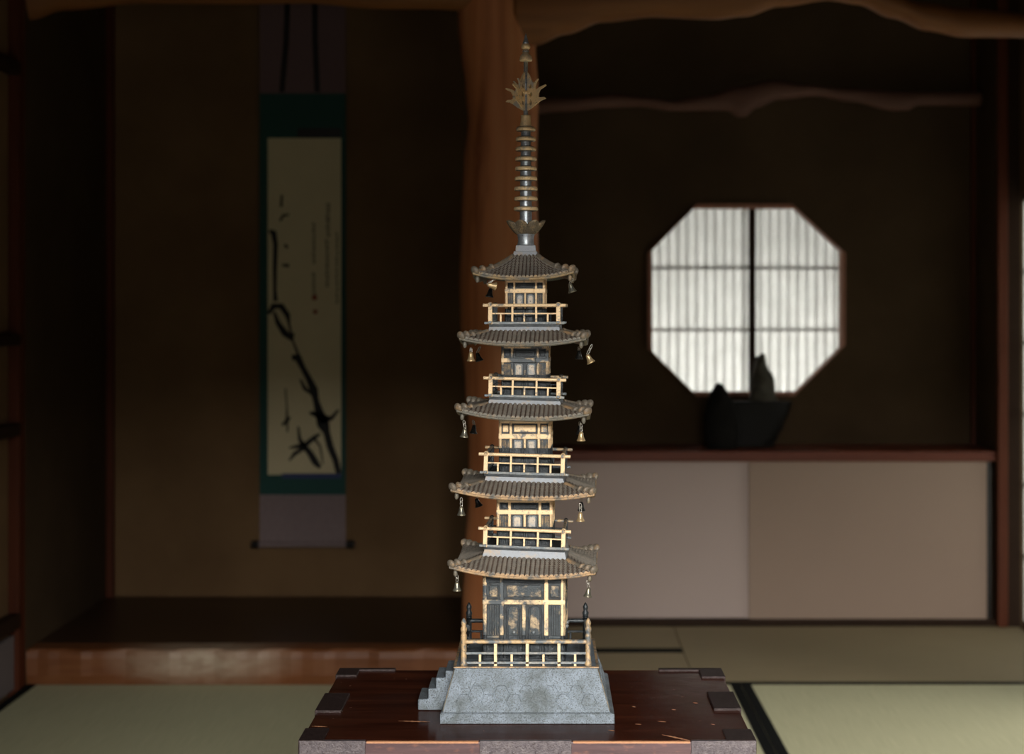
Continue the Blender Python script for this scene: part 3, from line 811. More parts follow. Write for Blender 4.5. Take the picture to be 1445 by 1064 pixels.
# hexagons
def hexes(face):
    bm = bmesh.new(); R = 0.0112; rr = random.Random(5)
    (a0, a1), (b0, b1) = face['bot'], face['top']
    H = 0.0505
    for r in range(0, 4):
        for c in range(-7, 8):
            cx = c * R * 1.5; cz = (0.006 if c % 2 == 0 else 0.006 + R * 0.87) + r * R * 1.74 - 0.004
            pts = [(cx + 0.95 * R * math.cos(PI / 3 * k), cz + 0.95 * R * math.sin(PI / 3 * k)) for k in range(6)]
            ok = True
            for x, z in pts:
                s = z / H
                lo = a0 + (b0 - a0) * s + 0.006; hi = a1 + (b1 - a1) * s - 0.006
                if not (0.001 < s < 0.78 and lo < x < hi): ok = False
            if not ok or rr.random() < 0.05: continue
            def to(x, z, d):
                s = z / H; bow = 0.0006 * math.sin(PI * min(max(s, 0), 1))
                return face['map'](x, s, d - bow)
            hgt = rr.uniform(0.0008, 0.0013)
            o_ = [bm.verts.new(to(x, z, -0.0004)) for x, z in pts]
            i_ = [bm.verts.new(to(cx + (x - cx) * 0.94, cz + (z - cz) * 0.94, hgt)) for x, z in pts]
            for k in range(6): bm.faces.new((o_[k], o_[(k + 1) % 6], i_[(k + 1) % 6], i_[k]))
            bm.faces.new(i_)
    return bm
def front_map(x, s, d):
    X = (bx0 + bx1) / 2 + x; y = by0 + (ty0 - by0) * s - d; z = zf_b + (zf_t - zf_b) * s
    return L(X, y, z)
def right_map(x, s, d):
    Y = (by0 + by1) / 2 + x; X = bx1 + (tx1 - bx1) * s + d; z = zf_b + (zf_t - zf_b) * s
    return L(X, Y, z)
hw0, hw1 = (bx1 - bx0) / 2, (tx1 - tx0) / 2
finish('hexagon_relief', hexes({'bot': (-hw0, hw0), 'top': (-hw1, hw1), 'map': front_map}), M_base, base_o)
hw0, hw1 = (by1 - by0) / 2, (ty1 - ty0) / 2
finish('hexagon_relief', hexes({'bot': (-hw0, hw0), 'top': (-hw1, hw1), 'map': right_map}), M_base, base_o)
# gilded rim under the railing
bm = bmesh.new()
e = 0.0012
for q in ((tx0 - e, tx1 + e, ty0 - e - .0003, ty0 + 0.002), (tx0 - e, tx1 + e, ty1 - .002, ty1 + e), (tx0 - e - .0003, tx0 + .002, ty0, ty1), (tx1 - .002, tx1 + e + .0003, ty0, ty1)):
    a = L(q[0], q[2], DK_Z - 0.0012); b = L(q[1], q[3], DK_Z + 0.0006)
    box(bm, a[0], b[0], a[1], b[1], a[2], b[2])
finish('deck_rim', bm, M_edge, base_o)

# gilding rubbed onto the two front corners
for (xa_, xb_) in ((bx0, tx0), (bx1, tx1)):
    bm = bmesh.new()
    tube(bm, [L(xa_ + (xb_ - xa_) * q, by0 + (ty0 - by0) * q, zf_b + (zf_t - zf_b) * q) for q in (0.02, 0.3, 0.6, 0.99)], 0.0008, 6)
    finish('rubbed_corner', bm, M_edge2, base_o, smooth=True)

# --- stairs on the left
bm = bmesh.new(); SY0, SY1 = 2.156, 2.222
sx = [-0.1767, -0.1627, -0.1520, -0.1388, -0.1230]
sz = [0.6620, 0.6767, 0.6914, 0.7012]
prof = [(-0.120, CZ), (sx[0], CZ)]
for i in range(4):
    prof += [(sx[i], sz[i]), (sx[i + 1], sz[i])]
prof[-1] = (-0.120, sz[3])
prism(bm, [(x - pl.x, z - pl.z) for x, z in prof], SY0 - pl.y, SY1 - pl.y)
finish('stairs', bm, M_base, pg, bevel=0.0018, bseg=3)

# --- base railing with finial posts
rail = empty('deck_railing', (0, 0, 0), pg)
rx0, rx1, ry0, ry1 = -0.1112, 0.0578, 2.118, 2.262
def zoff(z): return z - pl.z
def finial_post(x, y, h, m):
    bm = bmesh.new(); M = Matrix.Translation((x - pl.x, y - pl.y, zoff(DK_Z)))
    lathe(bm, [(0.0046, 0), (0.0052, 0.003), (0.0040, 0.007), (0.0038, 0.030), (0.0042, 0.040), (0.0042, h - 0.024), (0.0030, h - 0.021), (0.0043, h - 0.018),
               (0.0046, h - 0.015), (0.0028, h - 0.0115), (0.0036, h - 0.009), (0.0038, h - 0.0065), (0.0020, h - 0.0025), (0, h)], 14, M)
    finish('finial_post', bm, m, rail, smooth=True)
hf = 0.066
finial_post(rx0, ry0, hf, M_goldd); finial_post(rx1, ry0, hf, M_goldd)
finial_post(rx0, ry1, hf - 0.006, M_dk); finial_post(rx1, ry1, hf - 0.006, M_dk)
ZT, ZM, ZB = PZ(906, 2.118), PZ(922, 2.118), PZ(935.5, 2.118)
def hrail(name, a, b, z, r, m, parent, flat_=False):
    bm = bmesh.new()
    if flat_:
        d = Vector((b[0] - a[0], b[1] - a[1], 0)); nrm = Vector((-d.y, d.x, 0)).normalized() * r
        vs_ = [bm.verts.new((p[0] + s * nrm.x, p[1] + s * nrm.y, z + t_ * r * 0.8)) for p in (a, b) for s, t_ in ((-1, -1), (1, -1), (1, 1), (-1, 1))]
        for i in range(4): bm.faces.new((vs_[i], vs_[(i + 1) % 4], vs_[4 + (i + 1) % 4], vs_[4 + i]))
        bm.faces.new(vs_[:4][::-1]); bm.faces.new(vs_[4:])
    else:
        tube(bm, [(a[0], a[1], z), (b[0], b[1], z)], r, 10)
    return finish(name, bm, m, parent, bevel=(0.0004 if flat_ else 0))
def vbar(name, x, y, z0, z1, r, m, parent):
    bm = bmesh.new(); box(bm, x - r, x + r, y - r, y + r, z0, z1)
    return finish(name, bm, m, parent, bevel=0.0003)
cors = [(rx0 - pl.x, ry0 - pl.y), (rx1 - pl.x, ry0 - pl.y), (rx1 - pl.x, ry1 - pl.y), (rx0 - pl.x, ry1 - pl.y)]
for k in range(4):
    a, b = cors[k], cors[(k + 1) % 4]
    if k == 3:   # the stair side stays open in its middle
        segs = [(a, (a[0] + (b[0] - a[0]) * 0.30, a[1] + (b[1] - a[1]) * 0.30)), ((a[0] + (b[0] - a[0]) * 0.72, a[1] + (b[1] - a[1]) * 0.72), b)]
    else: segs = [(a, b)]
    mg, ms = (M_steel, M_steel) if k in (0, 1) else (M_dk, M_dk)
    for (p, q) in segs:
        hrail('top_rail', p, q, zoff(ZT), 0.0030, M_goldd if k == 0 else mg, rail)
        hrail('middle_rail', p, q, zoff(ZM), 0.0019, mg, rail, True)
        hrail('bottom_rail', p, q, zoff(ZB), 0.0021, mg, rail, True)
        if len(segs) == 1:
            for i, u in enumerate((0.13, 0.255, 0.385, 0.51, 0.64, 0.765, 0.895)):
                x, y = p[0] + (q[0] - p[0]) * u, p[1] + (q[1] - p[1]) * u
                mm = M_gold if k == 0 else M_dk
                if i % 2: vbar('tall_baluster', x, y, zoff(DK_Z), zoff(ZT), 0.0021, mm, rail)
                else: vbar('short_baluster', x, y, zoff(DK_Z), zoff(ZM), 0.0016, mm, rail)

ROTZ = math.radians(-2.5)
# --- storeys
def arch(cx, w, z0, z1, n=6):
    r = min(w / 2, (z1 - z0) * 0.25) * 0.75
    pts = [(cx - w / 2, z0), (cx + w / 2, z0)]
    for i in range(n + 1):
        a = PI / 2 * i / n; pts.append((cx + w / 2 - r + r * math.cos(a), z1 - r + r * math.sin(a)))
    for i in range(n + 1):
        a = PI / 2 + PI / 2 * i / n; pts.append((cx - w / 2 + r + r * math.cos(a), z1 - r + r * math.sin(a)))
    return pts
def storey(idx, a, z0, zr0, zr1, zu, ztop, knobs, mframe, mpanel, zdull, mtrans):
    st = empty('storey', (0, 0, zoff(z0)), pg); st.rotation_euler = (0, 0, ROTZ)
    h = lambda z: z - z0
    t_ = 0.0032; c = a - t_
    bm = bmesh.new(); box(bm, -c, c, -c, c, 0, h(ztop))
    finish('wall_core', bm, M_dk, st)
    U = lambda u: -a + 2 * a * u
    side_x = [((0.035, 0.205), (0.795, 0.955))]
    for k in range(4):
        R = Matrix.Rotation(PI / 2 * k, 4, 'Z')
        bm = bmesh.new()
        zs = h(z0) + (h(zr0) - h(z0)) * 0.0
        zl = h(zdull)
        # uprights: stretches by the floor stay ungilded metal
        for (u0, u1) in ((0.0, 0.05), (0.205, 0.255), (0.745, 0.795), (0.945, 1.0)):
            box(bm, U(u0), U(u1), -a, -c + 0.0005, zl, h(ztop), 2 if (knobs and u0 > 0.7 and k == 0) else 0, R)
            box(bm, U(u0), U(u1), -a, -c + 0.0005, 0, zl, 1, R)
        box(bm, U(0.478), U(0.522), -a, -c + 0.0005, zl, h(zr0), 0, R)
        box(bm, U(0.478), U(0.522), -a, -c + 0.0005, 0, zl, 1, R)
        box(bm, U(0), U(0.72), -a - 0.0004, -c + 0.0005, h(zr0), h(zr1), 0, R)
        box(bm, U(0.72), U(1), -a - 0.0004, -c + 0.0005, h(zr0), h(zr1), 2 if (knobs and k == 0) else 0, R)
        box(bm, U(0), U(1), -a, -c + 0.0005, h(zu), h(ztop), 1 if knobs else 0, R)
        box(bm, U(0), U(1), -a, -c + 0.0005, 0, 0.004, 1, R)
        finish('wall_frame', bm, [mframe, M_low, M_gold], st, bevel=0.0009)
        # upper panels
        bm = bmesh.new()
        for (u0, u1) in ((0.075, 0.185), (0.29, 0.71), (0.815, 0.925)):
            d = (h(zu) - h(zr1)) * 0.16
            box(bm, U(u0), U(u1), -c - 0.0017, -c + 0.0005, h(zr1) + d, h(zu) - d, 0, R)
        finish('transom_panel', bm, mtrans, st, bevel=0.001)
        # lattice windows
        for (u0, u1) in ((0.055, 0.20), (0.80, 0.94)):
            bm = bmesh.new(); zb_, zt_ = (h(zr0) * 0.0 + 0.006, h(zr0) - 0.002)
            if knobs: zb_ = h(0.7515)
            n = 5
            for i in range(n):
                x = U(u0) + (U(u1) - U(u0)) * (i + 0.5) / n
                box(bm, x - a * 0.011, x + a * 0.011, -c - 0.0019, -c + 0.0005, max(zb_, zl), zt_, 0, R)
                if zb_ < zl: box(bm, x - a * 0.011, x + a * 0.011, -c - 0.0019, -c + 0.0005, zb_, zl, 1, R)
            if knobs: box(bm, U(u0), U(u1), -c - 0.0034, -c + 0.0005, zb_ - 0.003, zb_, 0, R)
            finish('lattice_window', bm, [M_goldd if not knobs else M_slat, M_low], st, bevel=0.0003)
        # doors
        for cu in (0.367, 0.633):
            bm = bmesh.new(); w = 2 * a * 0.165
            zd = max(zl, 0.006)
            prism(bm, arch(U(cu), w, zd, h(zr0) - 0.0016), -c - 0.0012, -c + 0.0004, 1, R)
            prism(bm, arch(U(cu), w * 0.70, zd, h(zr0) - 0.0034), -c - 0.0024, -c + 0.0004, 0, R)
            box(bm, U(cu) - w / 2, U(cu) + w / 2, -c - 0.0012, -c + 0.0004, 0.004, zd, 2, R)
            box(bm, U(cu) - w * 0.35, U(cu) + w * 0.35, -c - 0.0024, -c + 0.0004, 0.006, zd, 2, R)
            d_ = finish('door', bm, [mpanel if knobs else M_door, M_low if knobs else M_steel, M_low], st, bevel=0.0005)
            if knobs:
                bm = bmesh.new(); s = 1 if cu < 0.5 else -1
                ellipsoid(bm, R @ Vector((U(cu) + s * a * 0.03, -c - 0.0038, h(PZ(892.5, 2.146)))), (0.0031,) * 3, None, 12, 8)
                finish('door_knob', bm, M_steel, d_, smooth=True)
    return st
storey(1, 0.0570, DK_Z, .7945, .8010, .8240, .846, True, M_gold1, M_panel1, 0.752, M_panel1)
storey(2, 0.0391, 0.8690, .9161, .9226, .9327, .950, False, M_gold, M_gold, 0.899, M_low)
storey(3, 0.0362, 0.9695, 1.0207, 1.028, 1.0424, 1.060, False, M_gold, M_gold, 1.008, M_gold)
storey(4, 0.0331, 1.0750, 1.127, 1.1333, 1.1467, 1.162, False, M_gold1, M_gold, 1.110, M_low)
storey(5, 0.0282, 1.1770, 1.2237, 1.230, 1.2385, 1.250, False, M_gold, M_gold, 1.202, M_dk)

# --- roofs
def roof(hw, ht, ze, up, zt, zc, pitch, cexp, roll, hwc0, hwc1, medge):
    """hw half width at the eave, ht at the collar, ze eave surface, up corner lift, zt collar foot, zc collar top"""
    ro = empty('roof', (0, 0, zoff(ze)), pg); ro.rotation_euler = (0, roll, ROTZ)
    Hh = zt - ze
    def surf(x, w, v, wave=True):
        u = x / w
        z = Hh * (v ** cexp) + up * abs(u) ** 2.4 * (1 - v) ** 1.6
        if wave:
            t_ = ((x / pitch + 0.5) % 1.0) * 2 - 1
            z += 0.0035 * math.sqrt(max(0.0, 1 - t_ * t_)) - 0.0012
        return z
    NU = int(2 * hw / pitch) * 12; NV = 9
    bm = bmesh.new()
    for k in range(4):
        R = Matrix.Rotation(PI / 2 * k, 4, 'Z'); g = []
        low = [bm.verts.new(R @ Vector(((-1 + 2 * i / NU) * hw, -hw, surf((-1 + 2 * i / NU) * hw, hw, 0, False) - 0.0022))) for i in range(NU + 1)]
        g.append(low)
        for j in range(NV + 1):
            v_ = j / NV; w = hw + (ht - hw) * v_
            g.append([bm.verts.new(R @ Vector(((-1 + 2 * i / NU) * w, -w, surf((-1 + 2 * i / NU) * w, w, v_)))) for i in range(NU + 1)])
        for j in range(NV + 1):
            for i in range(NU):
                f = bm.faces.new((g[j][i], g[j][i + 1], g[j + 1][i + 1], g[j + 1][i]))
                if j == 0: f.material_index = 1
                elif abs(((((g[j][i].co @ R.col[0].xyz + g[j][i + 1].co @ R.col[0].xyz) / 2) / pitch + 0.5) % 1.0) * 2 - 1) > 0.74:
                    f.material_index = 2; f.smooth = True
                else: f.smooth = True
    finish('tile_surface', bm, [M_tile, medge, M_groove], ro)
    # eave edge: a gilded lip all round
    bm = bmesh.new(); NE = 60
    for k in range(4):
        R = Matrix.Rotation(PI / 2 * k, 4, 'Z'); g = []
        for i in range(NE + 1):
            u = -1 + 2 * i / NE; x = u * hw
            z = surf(x, hw, 0, False) - 0.0012
            q = [(x * 0.985, -hw * 0.985, z + 0.0004), (x, -hw - 0.0006, z + 0.0002), (x * 1.006, -hw - 0.0013, z - 0.0010), (x * 1.004, -hw - 0.0010, z - 0.0030), (x * 0.97, -hw * 0.97, z - 0.0040)]
            g.append([bm.verts.new(R @ Vector(c)) for c in q])
        for a_, b_ in zip(g, g[1:]):
            for q in range(4): bm.faces.new((a_[q], b_[q], b_[q + 1], a_[q + 1]))
    finish('eave_edge', bm, medge, ro, smooth=True)
    # soffit
    bm = bmesh.new()
    for k in range(4):
        R = Matrix.Rotation(PI / 2 * k, 4, 'Z'); g = []
        for j, (f, dz) in enumerate(((0.972, -0.0050), (0.75, -0.001), (0.30, 0.004))):
            g.append([bm.verts.new(R @ Vector((-hw * f + 2 * hw * f * i / 24, -hw * f, dz + (up * abs(-1 + 2 * i / 24) ** 2.5 * (1.0 if j == 0 else 0.5 if j == 1 else 0))))) for i in range(25)])
        for a_, b_ in zip(g, g[1:]):
            for i in range(24): bm.faces.new((a_[i], b_[i], b_[i + 1], a_[i + 1]))
    finish('soffit', bm, M_dk, ro, smooth=True)
    # hip ridges ending in three lumps
    for k in range(4):
        R = Matrix.Rotation(PI / 2 * k, 4, 'Z'); bm = bmesh.new()
        pts = []; rad = []
        for j in range(25):
            v_ = 1 - j / 24; w = hw + (ht - hw) * v_
            z = surf(w, w, v_, False) + 0.0006
            pts.append(R @ Vector((w, -w, z))); rad.append(0.0034 + 0.0006 * (1 - v_))
        tube(bm, pts, rad, 10)
        for s, r_, lift in ((0.55, 0.0048, 0.0014), (0.77, 0.0055, 0.0022), (0.965, 0.0058, 0.0014)):
            v_ = 1 - s; w = hw + (ht - hw) * v_
            z = surf(w, w, v_, False)
            c = R @ Vector((w * 0.995, -w * 0.995, z + lift))
            M3 = Matrix.Rotation(PI / 2 * k - PI / 4, 3, 'Z') @ Matrix.Rotation(math.radians(24), 3, 'Y')
            ellipsoid(bm, c, (r_ * 0.72, r_ * 1.25, r_ * 1.15), M3, 14, 10)
        finish('hip_ridge', bm, M_ridge, ro, smooth=True)
    # sloping collar between tiles and balcony
    bm = bmesh.new()
    a_ = rect2(bm, hwc0, zt - ze - 0.0030); b_ = rect2(bm, hwc1, zc - ze)
    for i in range(4): bm.faces.new((a_[i], a_[(i + 1) % 4], b_[(i + 1) % 4], b_[i]))
    bm.faces.new(b_)
    finish('roof_collar', bm, M_collar, ro, bevel=0.0006)
    # little brackets under the corners that hold the bells
    for k in range(4):
        bm = bmesh.new(); R = Matrix.Rotation(PI / 2 * k, 4, 'Z')
        p = R @ Vector((hw * 0.925, -hw * 0.925, up * 0.62 - 0.0075))
        ellipsoid(bm, p, (0.0030, 0.0030, 0.0050), None, 10, 8)
        finish('bell_lug', bm, M_edge2, ro, smooth=True)
    return ro
def rect2(bm, h, z): return [bm.verts.new(c) for c in ((-h, -h, z), (h, -h, z), (h, h, z), (-h, h, z))]
M_groove = flat('roof_groove_rust', (0.085, 0.055, 0.04), 0.7, 0.1, 0.3, 300, 0.3)
M_ridge = patina('ridge_bronze', (0.18, 0.155, 0.12), (0.40, 0.26, 0.14), 70, 0.5, 0.68, 0.15, 0.5, 600, (0.06, 0.05, 0.04), 0.4, 0.4)
RL = math.radians(1.5)
roof(0.0985, 0.0590, .8410, .0105, .8580, .8690, .0066, 1.10, math.radians(1.9), .0592, .0555, M_edge)
roof(0.0968, 0.0560, .9468, .0095, .9620, .9697, .0066, 1.10, RL, .0562, .0535, M_edge)
roof(0.0895, 0.0515, 1.0540, .0098, 1.0690, 1.0755, .0064, 1.10, RL, .0518, .0490, M_edge2)
roof(0.0858, 0.0505, 1.1552, .0085, 1.1705, 1.1775, .0064, 1.10, 0.0, .0508, .0485, M_edge2)
roof(0.0688, 0.0170, 1.2455, .0085, 1.2760, 1.2830, .0056, 1.45, math.radians(-0.8), .0185, .0160, M_edge3)

# --- balconies
def balcony(z0, zt, a, roll):
    bl = empty('balcony', (0, 0, zoff(z0)), pg); bl.rotation_euler = (0, roll, ROTZ)
    H = zt - z0; ov = 0.0072
    bm = bmesh.new(); box(bm, -a + 0.001, a - 0.001, -a + 0.001, a - 0.001, -0.0035, 0.0003)
    finish('balcony_floor', bm, M_dk, bl, bevel=0.0005)
    for sx_, sy_ in ((-1, -1), (1, -1), (1, 1), (-1, 1)):
        bm = bmesh.new(); r = 0.0029
        cx, cy = sx_ * (a - r), sy_ * (a - r)
        box(bm, cx - r, cx + r, cy - r, cy + r, 0.0, H - 0.001)
        ellipsoid(bm, (cx, cy, H - 0.0002), (0.0033, 0.0033, 0.0031), None, 10, 6)
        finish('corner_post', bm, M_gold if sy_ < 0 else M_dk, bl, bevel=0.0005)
    for k in range(4):
        R = Matrix.Rotation(PI / 2 * k, 4, 'Z')
        y = -a + 0.0029
        p = lambda x, yy=y: tuple((R @ Vector((x, yy, 0)))[:2])
        lat = 0.0005 if k % 2 else -0.0005
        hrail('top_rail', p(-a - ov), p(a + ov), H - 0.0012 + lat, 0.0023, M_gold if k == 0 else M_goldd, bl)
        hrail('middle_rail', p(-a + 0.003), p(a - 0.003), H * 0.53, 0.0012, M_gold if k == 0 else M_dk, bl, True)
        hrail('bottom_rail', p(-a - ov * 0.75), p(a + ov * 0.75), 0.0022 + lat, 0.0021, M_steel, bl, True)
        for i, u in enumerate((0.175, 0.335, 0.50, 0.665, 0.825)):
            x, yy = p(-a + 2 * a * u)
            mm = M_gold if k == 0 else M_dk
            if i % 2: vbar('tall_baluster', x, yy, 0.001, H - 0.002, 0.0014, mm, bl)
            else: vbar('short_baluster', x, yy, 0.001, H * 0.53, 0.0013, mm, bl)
balcony(.8715, .8985, .0568, math.radians(1.9))
balcony(.9730, 1.0015, .0560, RL)
balcony(1.0790, 1.1063, .0500, RL)
balcony(1.1805, 1.2083, .0500, 0.0)

# --- wind bells
def bell(px, py_top, py, D, m, tilt=(0, 0), s=1.0):
    """px, py: middle of the bell; py_top: where its wire leaves the roof"""
    top = P(px if not tilt[0] else px - 14 * math.sin(tilt[0]) * 0.6, py_top, D); c = P(px, py, D)
    root = empty('wind_bell', (c.x - pl.x, c.y - pl.y, c.z - pl.z), pg)
    Rt = Matrix.Rotation(tilt[0], 3, 'Y') @ Matrix.Rotation(tilt[1], 3, 'X')
    bm = bmesh.new()
    prof = [(0.0, 0.0062), (0.0016, 0.0061), (0.0026, 0.0052), (0.0030, 0.0030), (0.0035, 0.0), (0.0046, -0.0034), (0.0058, -0.0052), (0.0060, -0.0062), (0.0052, -0.0066), (0.0040, -0.0050), (0.0020, 0.002), (0.0, 0.003)]
    lathe(bm, [(r * s, z * s) for r, z in prof], 18, Rt.to_4x4())
    finish('bell_body', bm, m, root, smooth=True)
    # clapper hook and wire link
    bm = bmesh.new()
    apex = Rt @ Vector((0, 0, 0.0062 * s))
    end = top - c
    mid = apex.lerp(end, 0.5)
    n = 12
    for (a_, b_) in ((apex, apex.lerp(end, 0.6)), (apex.lerp(end, 0.45), end)):
        cc = (a_ + b_) / 2; d = (b_ - a_); hgt = d.length / 2 + 0.0006; d.normalize()
        sd = Vector((1, 0.4, 0)).normalized()
        pts = [cc + d * hgt * math.cos(2 * PI * i / n) + sd * 0.0016 * math.sin(2 * PI * i / n) for i in range(n + 1)]
        tube(bm, pts, 0.00055, 6, cap=False)
    finish('wire_loop', bm, M_wire, root, smooth=True)
M_wire = flat('bell_wire', (0.45, 0.43, 0.38), 0.35, 0.7)
fD, bD = 0.0905, 0.0905
bell(645, 812, 827.5, AY - 0.088, M_bell)
bell(830, 820, 836, AY - 0.094, M_bell, (0.12, 0))
bell(651, 703, 721, AY - 0.086, M_bell)
bell(819, 711, 729.5, AY - 0.090, M_bellg)
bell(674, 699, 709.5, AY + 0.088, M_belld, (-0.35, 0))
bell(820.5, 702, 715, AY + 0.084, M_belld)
bell(655.5, 594, 611, AY - 0.080, M_bell, (0.12, 0))
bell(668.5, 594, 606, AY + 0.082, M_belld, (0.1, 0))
bell(820, 599, 616, AY - 0.084, M_bellg)
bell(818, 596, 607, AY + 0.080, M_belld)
bell(664.5, 492, 503.5, AY - 0.076, M_bellg)
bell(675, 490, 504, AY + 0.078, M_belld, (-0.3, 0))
bell(831.5, 487, 506.5, AY - 0.078, M_bellg, (-0.45, 0))
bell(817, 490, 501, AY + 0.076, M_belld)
bell(693.5, 392, 403, AY - 0.060, M_bellg, (-1.35, 0.3))
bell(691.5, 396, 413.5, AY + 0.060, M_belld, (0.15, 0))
bell(806, 394, 406.5, AY - 0.062, M_bell, (-0.3, 0))

# --- spire
M_ringd = patina('ring_face', (0.14, 0.13, 0.11), (0.24, 0.20, 0.14), 90, 0.4, 0.65, 0.35, 0.4)
M_lotus = patina('lotus_bronze', (0.20, 0.165, 0.11), (0.46, 0.34, 0.19), 110, 0.5, 0.66, 0.3, 0.4, 500, (0.06, 0.05, 0.035), 0.42, 0.4)
SPX = PX(742, AY) - AX
KS = AY / F
zy = lambda py: EYE - (py - VY) * KS - pl.z
sp_ = empty('spire', (SPX, 0, 0), pg)
bm = bmesh.new()
for (h0, y0, h1, y1) in ((0.0172, 362, 0.0162, 357.5), (0.0150, 357.3, 0.0138, 347)):
    a_ = rect2(bm, h0, zy(y0) - 0.002); b_ = rect2(bm, h1, zy(y1))
    for i in range(4): bm.faces.new((a_[i], a_[(i + 1) % 4], b_[(i + 1) % 4], b_[i]))
    bm.faces.new(b_); bm.faces.new(a_[::-1])
finish('pedestal', bm, M_collar, sp_, bevel=0.0008)
r_ = 0.001
bm = bmesh.new()
prof = [(12.5, 347), (11.6, 344), (11.0, 340), (11.4, 335), (12.6, 331), (13, 328), (9, 326), (8.6, 315), (8.4, 296)]
prof += [(7.8, 250), (6.6, 184), (3.4, 176), (3.1, 120), (3.0, 86)]
lathe(bm, [(a_ * r_, zy(b_)) for a_, b_ in prof], 24)
finish('rod', bm, M_spire, sp_, smooth=True)
bm = bmesh.new()
lathe(bm, [(a_ * r_, zy(b_)) for a_, b_ in ((3.2, 182), (8.4, 181), (8.6, 178), (7.5, 173), (6.9, 165.5), (7.3, 163.2), (3.3, 162.8))], 24)
finish('rod_collar', bm, M_ring, sp_, smooth=True)
for py, rr in ((295.5, 17.2), (281.2, 16.6), (267, 16.6), (252.8, 16), (238.7, 15.4), (225, 15.2), (211, 14.6), (197, 14.2), (183, 13.6)):
    bm = bmesh.new()
    lathe(bm, [(7 * r_, zy(py - 4.6)), (11.5 * r_, zy(py - 3.4)), (rr * r_ * 0.95, zy(py - 2.6))], 32, None, 1)
    lathe(bm, [(rr * r_ * 0.95, zy(py - 2.6)), (rr * r_, zy(py - 0.5)), (rr * r_, zy(py + 1.0)), (rr * r_ * 0.96, zy(py + 2.4))], 32, None, 0)
    lathe(bm, [(rr * r_ * 0.96, zy(py + 2.4)), (rr * 0.7 * r_, zy(py + 3.2)), (7 * r_, zy(py + 3.4))], 32, None, 1)
    finish('ring', bm, [M_ring, M_ringd], sp_, smooth=True)
# lotus cup of eight ribbed petals
for k in range(8):
    a0 = PI / 8 + 2 * PI * k / 8 + 0.12
    bm = bmesh.new(); g = []; NVv, NUu = 10, 28
    for side in (0, 1):
        gg = []
        for j in range(NVv + 1):
            s = j / NVv
            r = 12.5 + 11.5 * math.sin(s * PI / 2) ** 1.1 + 4.5 * s ** 3
            py = 331 - 19.5 * s ** 1.25
            wdt = 0.45 * (1 - 0.10 * s) if s < 0.55 else 0.45 * (1 - 0.10 * s) * math.sqrt(max(0.0, 1 - ((s - 0.55) / 0.45) ** 2)) + 0.012
            row = []
            for i in range(NUu + 1):
                u = -1 + 2 * i / NUu
                rib = 1.7 * abs(math.cos(u * PI * 3.5)) * (1 - s * 0.6)
                rr = r - (2.0 * u * u) - (1.6 if side else 0) + (rib if not side else 0)
                row.append(bm.verts.new((rr * r_ * math.cos(a0 + u * wdt), rr * r_ * math.sin(a0 + u * wdt), zy(py))))
            gg.append(row)
        g.append(gg)
    for gg in g:
        for j in range(NVv):
            for i in range(NUu): bm.faces.new((gg[j][i], gg[j][i + 1], gg[j + 1][i + 1], gg[j + 1][i]))
    for j in range(NVv):
        for i in (0, NUu): bm.faces.new((g[0][j][i], g[0][j + 1][i], g[1][j + 1][i], g[1][j][i]))
    for j in (0, NVv):
        for i in range(NUu): bm.faces.new((g[0][j][i], g[0][j][i + 1], g[1][j][i + 1], g[1][j][i]))
    finish('lotus_petal', bm, M_lotus, sp_, smooth=True)
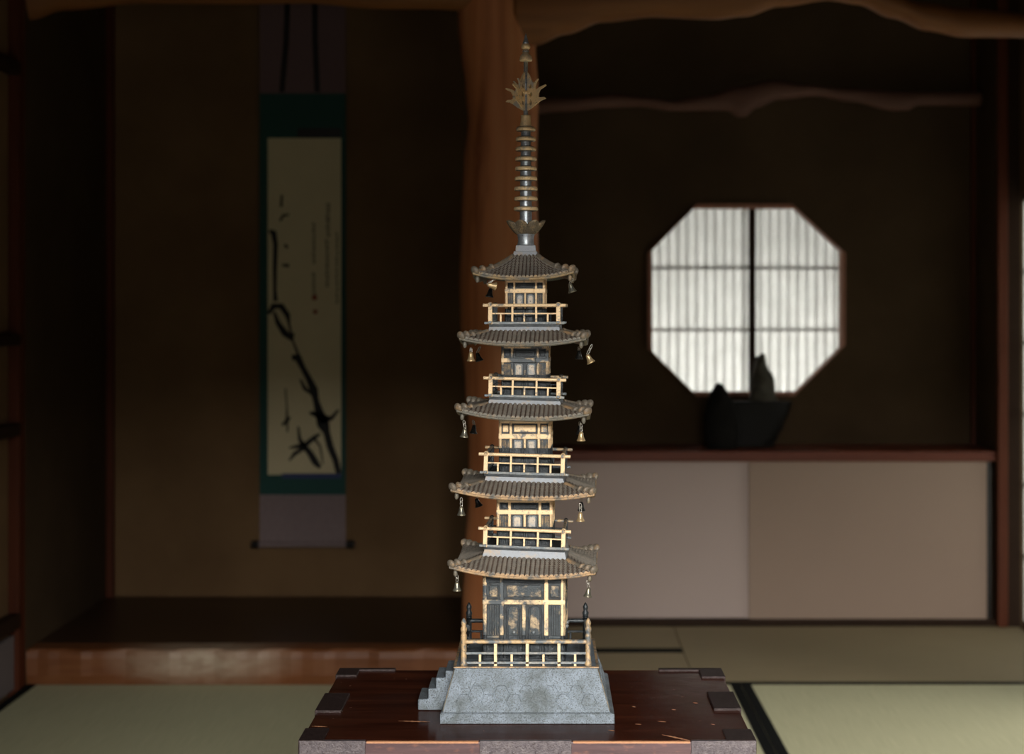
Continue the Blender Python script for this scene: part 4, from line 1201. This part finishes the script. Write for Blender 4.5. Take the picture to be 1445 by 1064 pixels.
# four flame-shaped fins, pierced
FIN = [(0, 157), (4, 156), (12, 152), (20, 146.5), (26, 143.5), (33, 142), (30, 139.3), (23, 139.5), (20.5, 138.5), (20.5, 134), (23.5, 128.5), (29, 126), (33.5, 123.6),
       (32, 122), (27, 123.5), (21, 125.5), (16.5, 128.2), (15.6, 124), (17.5, 117.5), (20.5, 113.5), (18.5, 113), (15, 116.2), (12.5, 119), (10, 116.5), (8, 112), (6, 107.5), (3.5, 104), (1.5, 101), (0, 99.5)]
def fin(az):
    bm = bmesh.new()
    holes = [(7.5, 146.2, 2.6, 3.4), (7.6, 134.5, 2.9, 3.4), (7.0, 123.0, 2.6, 3.0)]
    vs_ = [bm.verts.new((x * r_, 0, zy(y))) for x, y in FIN]
    ed = [bm.edges.new((vs_[i], vs_[(i + 1) % len(vs_)])) for i in range(len(vs_))]
    for hx_, hy_, ra, rb in holes:
        hv = [bm.verts.new(((hx_ + ra * math.cos(2 * PI * i / 12)) * r_, 0, zy(hy_ + rb * math.sin(2 * PI * i / 12)))) for i in range(12)]
        ed += [bm.edges.new((hv[i], hv[(i + 1) % 12])) for i in range(12)]
    res = bmesh.ops.triangle_fill(bm, use_beauty=True, use_dissolve=False, edges=ed, normal=(0, -1, 0))
    faces = [f for f in res['geom'] if isinstance(f, bmesh.types.BMFace)]
    for f in faces[:]:
        c = f.calc_center_median()
        for hx_, hy_, ra, rb in holes:
            if abs(c.x - hx_ * r_) < ra * r_ * 0.9 and abs(c.z - zy(hy_)) < rb * r_ * 0.9:
                bm.faces.remove(f); faces.remove(f); break
    ext = bmesh.ops.extrude_face_region(bm, geom=faces)
    mv = [v_ for v_ in ext['geom'] if isinstance(v_, bmesh.types.BMVert)]
    bmesh.ops.translate(bm, verts=mv, vec=(0, 0.0016, 0))
    bmesh.ops.translate(bm, verts=bm.verts[:], vec=(0.001, -0.0008, 0))
    bmesh.ops.rotate(bm, verts=bm.verts[:], cent=(0, 0, 0), matrix=Matrix.Rotation(az, 3, 'Z'))
    finish('flame_fin', bm, M_fin, sp_)
for az in (-32, -122, 58, 148): fin(math.radians(az))
bm = bmesh.new()
lathe(bm, [(3.2 * r_, zy(134)), (4.6 * r_, zy(132.6)), (4.6 * r_, zy(129.6)), (3.2 * r_, zy(128.4))], 16)
finish('fin_band', bm, M_ring, sp_, smooth=True)
# jewel finial
bm = bmesh.new()
lathe(bm, [(3 * r_, zy(87.5)), (8.6 * r_, zy(86.5)), (9.2 * r_, zy(85)), (8.2 * r_, zy(80)), (6.6 * r_, zy(77.5)), (4.8 * r_, zy(76)), (4.6 * r_, zy(71))], 24, None, 0)
lathe(bm, [(4.4 * r_, zy(76.5)), (4.8 * r_, zy(73)), (4.2 * r_, zy(70))], 24, None, 1)
lathe(bm, [(4.2 * r_, zy(70)), (6.2 * r_, zy(68.5)), (6.6 * r_, zy(66.5)), (6.0 * r_, zy(64)), (4.8 * r_, zy(62.5))], 24, None, 0)
lathe(bm, [(4.9 * r_, zy(63)), (3.8 * r_, zy(59.5)), (2.2 * r_, zy(54.5)), (0.9 * r_, zy(49.5)), (0, zy(47.5))], 24, None, 1)
finish('finial', bm, [M_ring, M_spire], sp_, smooth=True)

pg.location.z += 0.0004
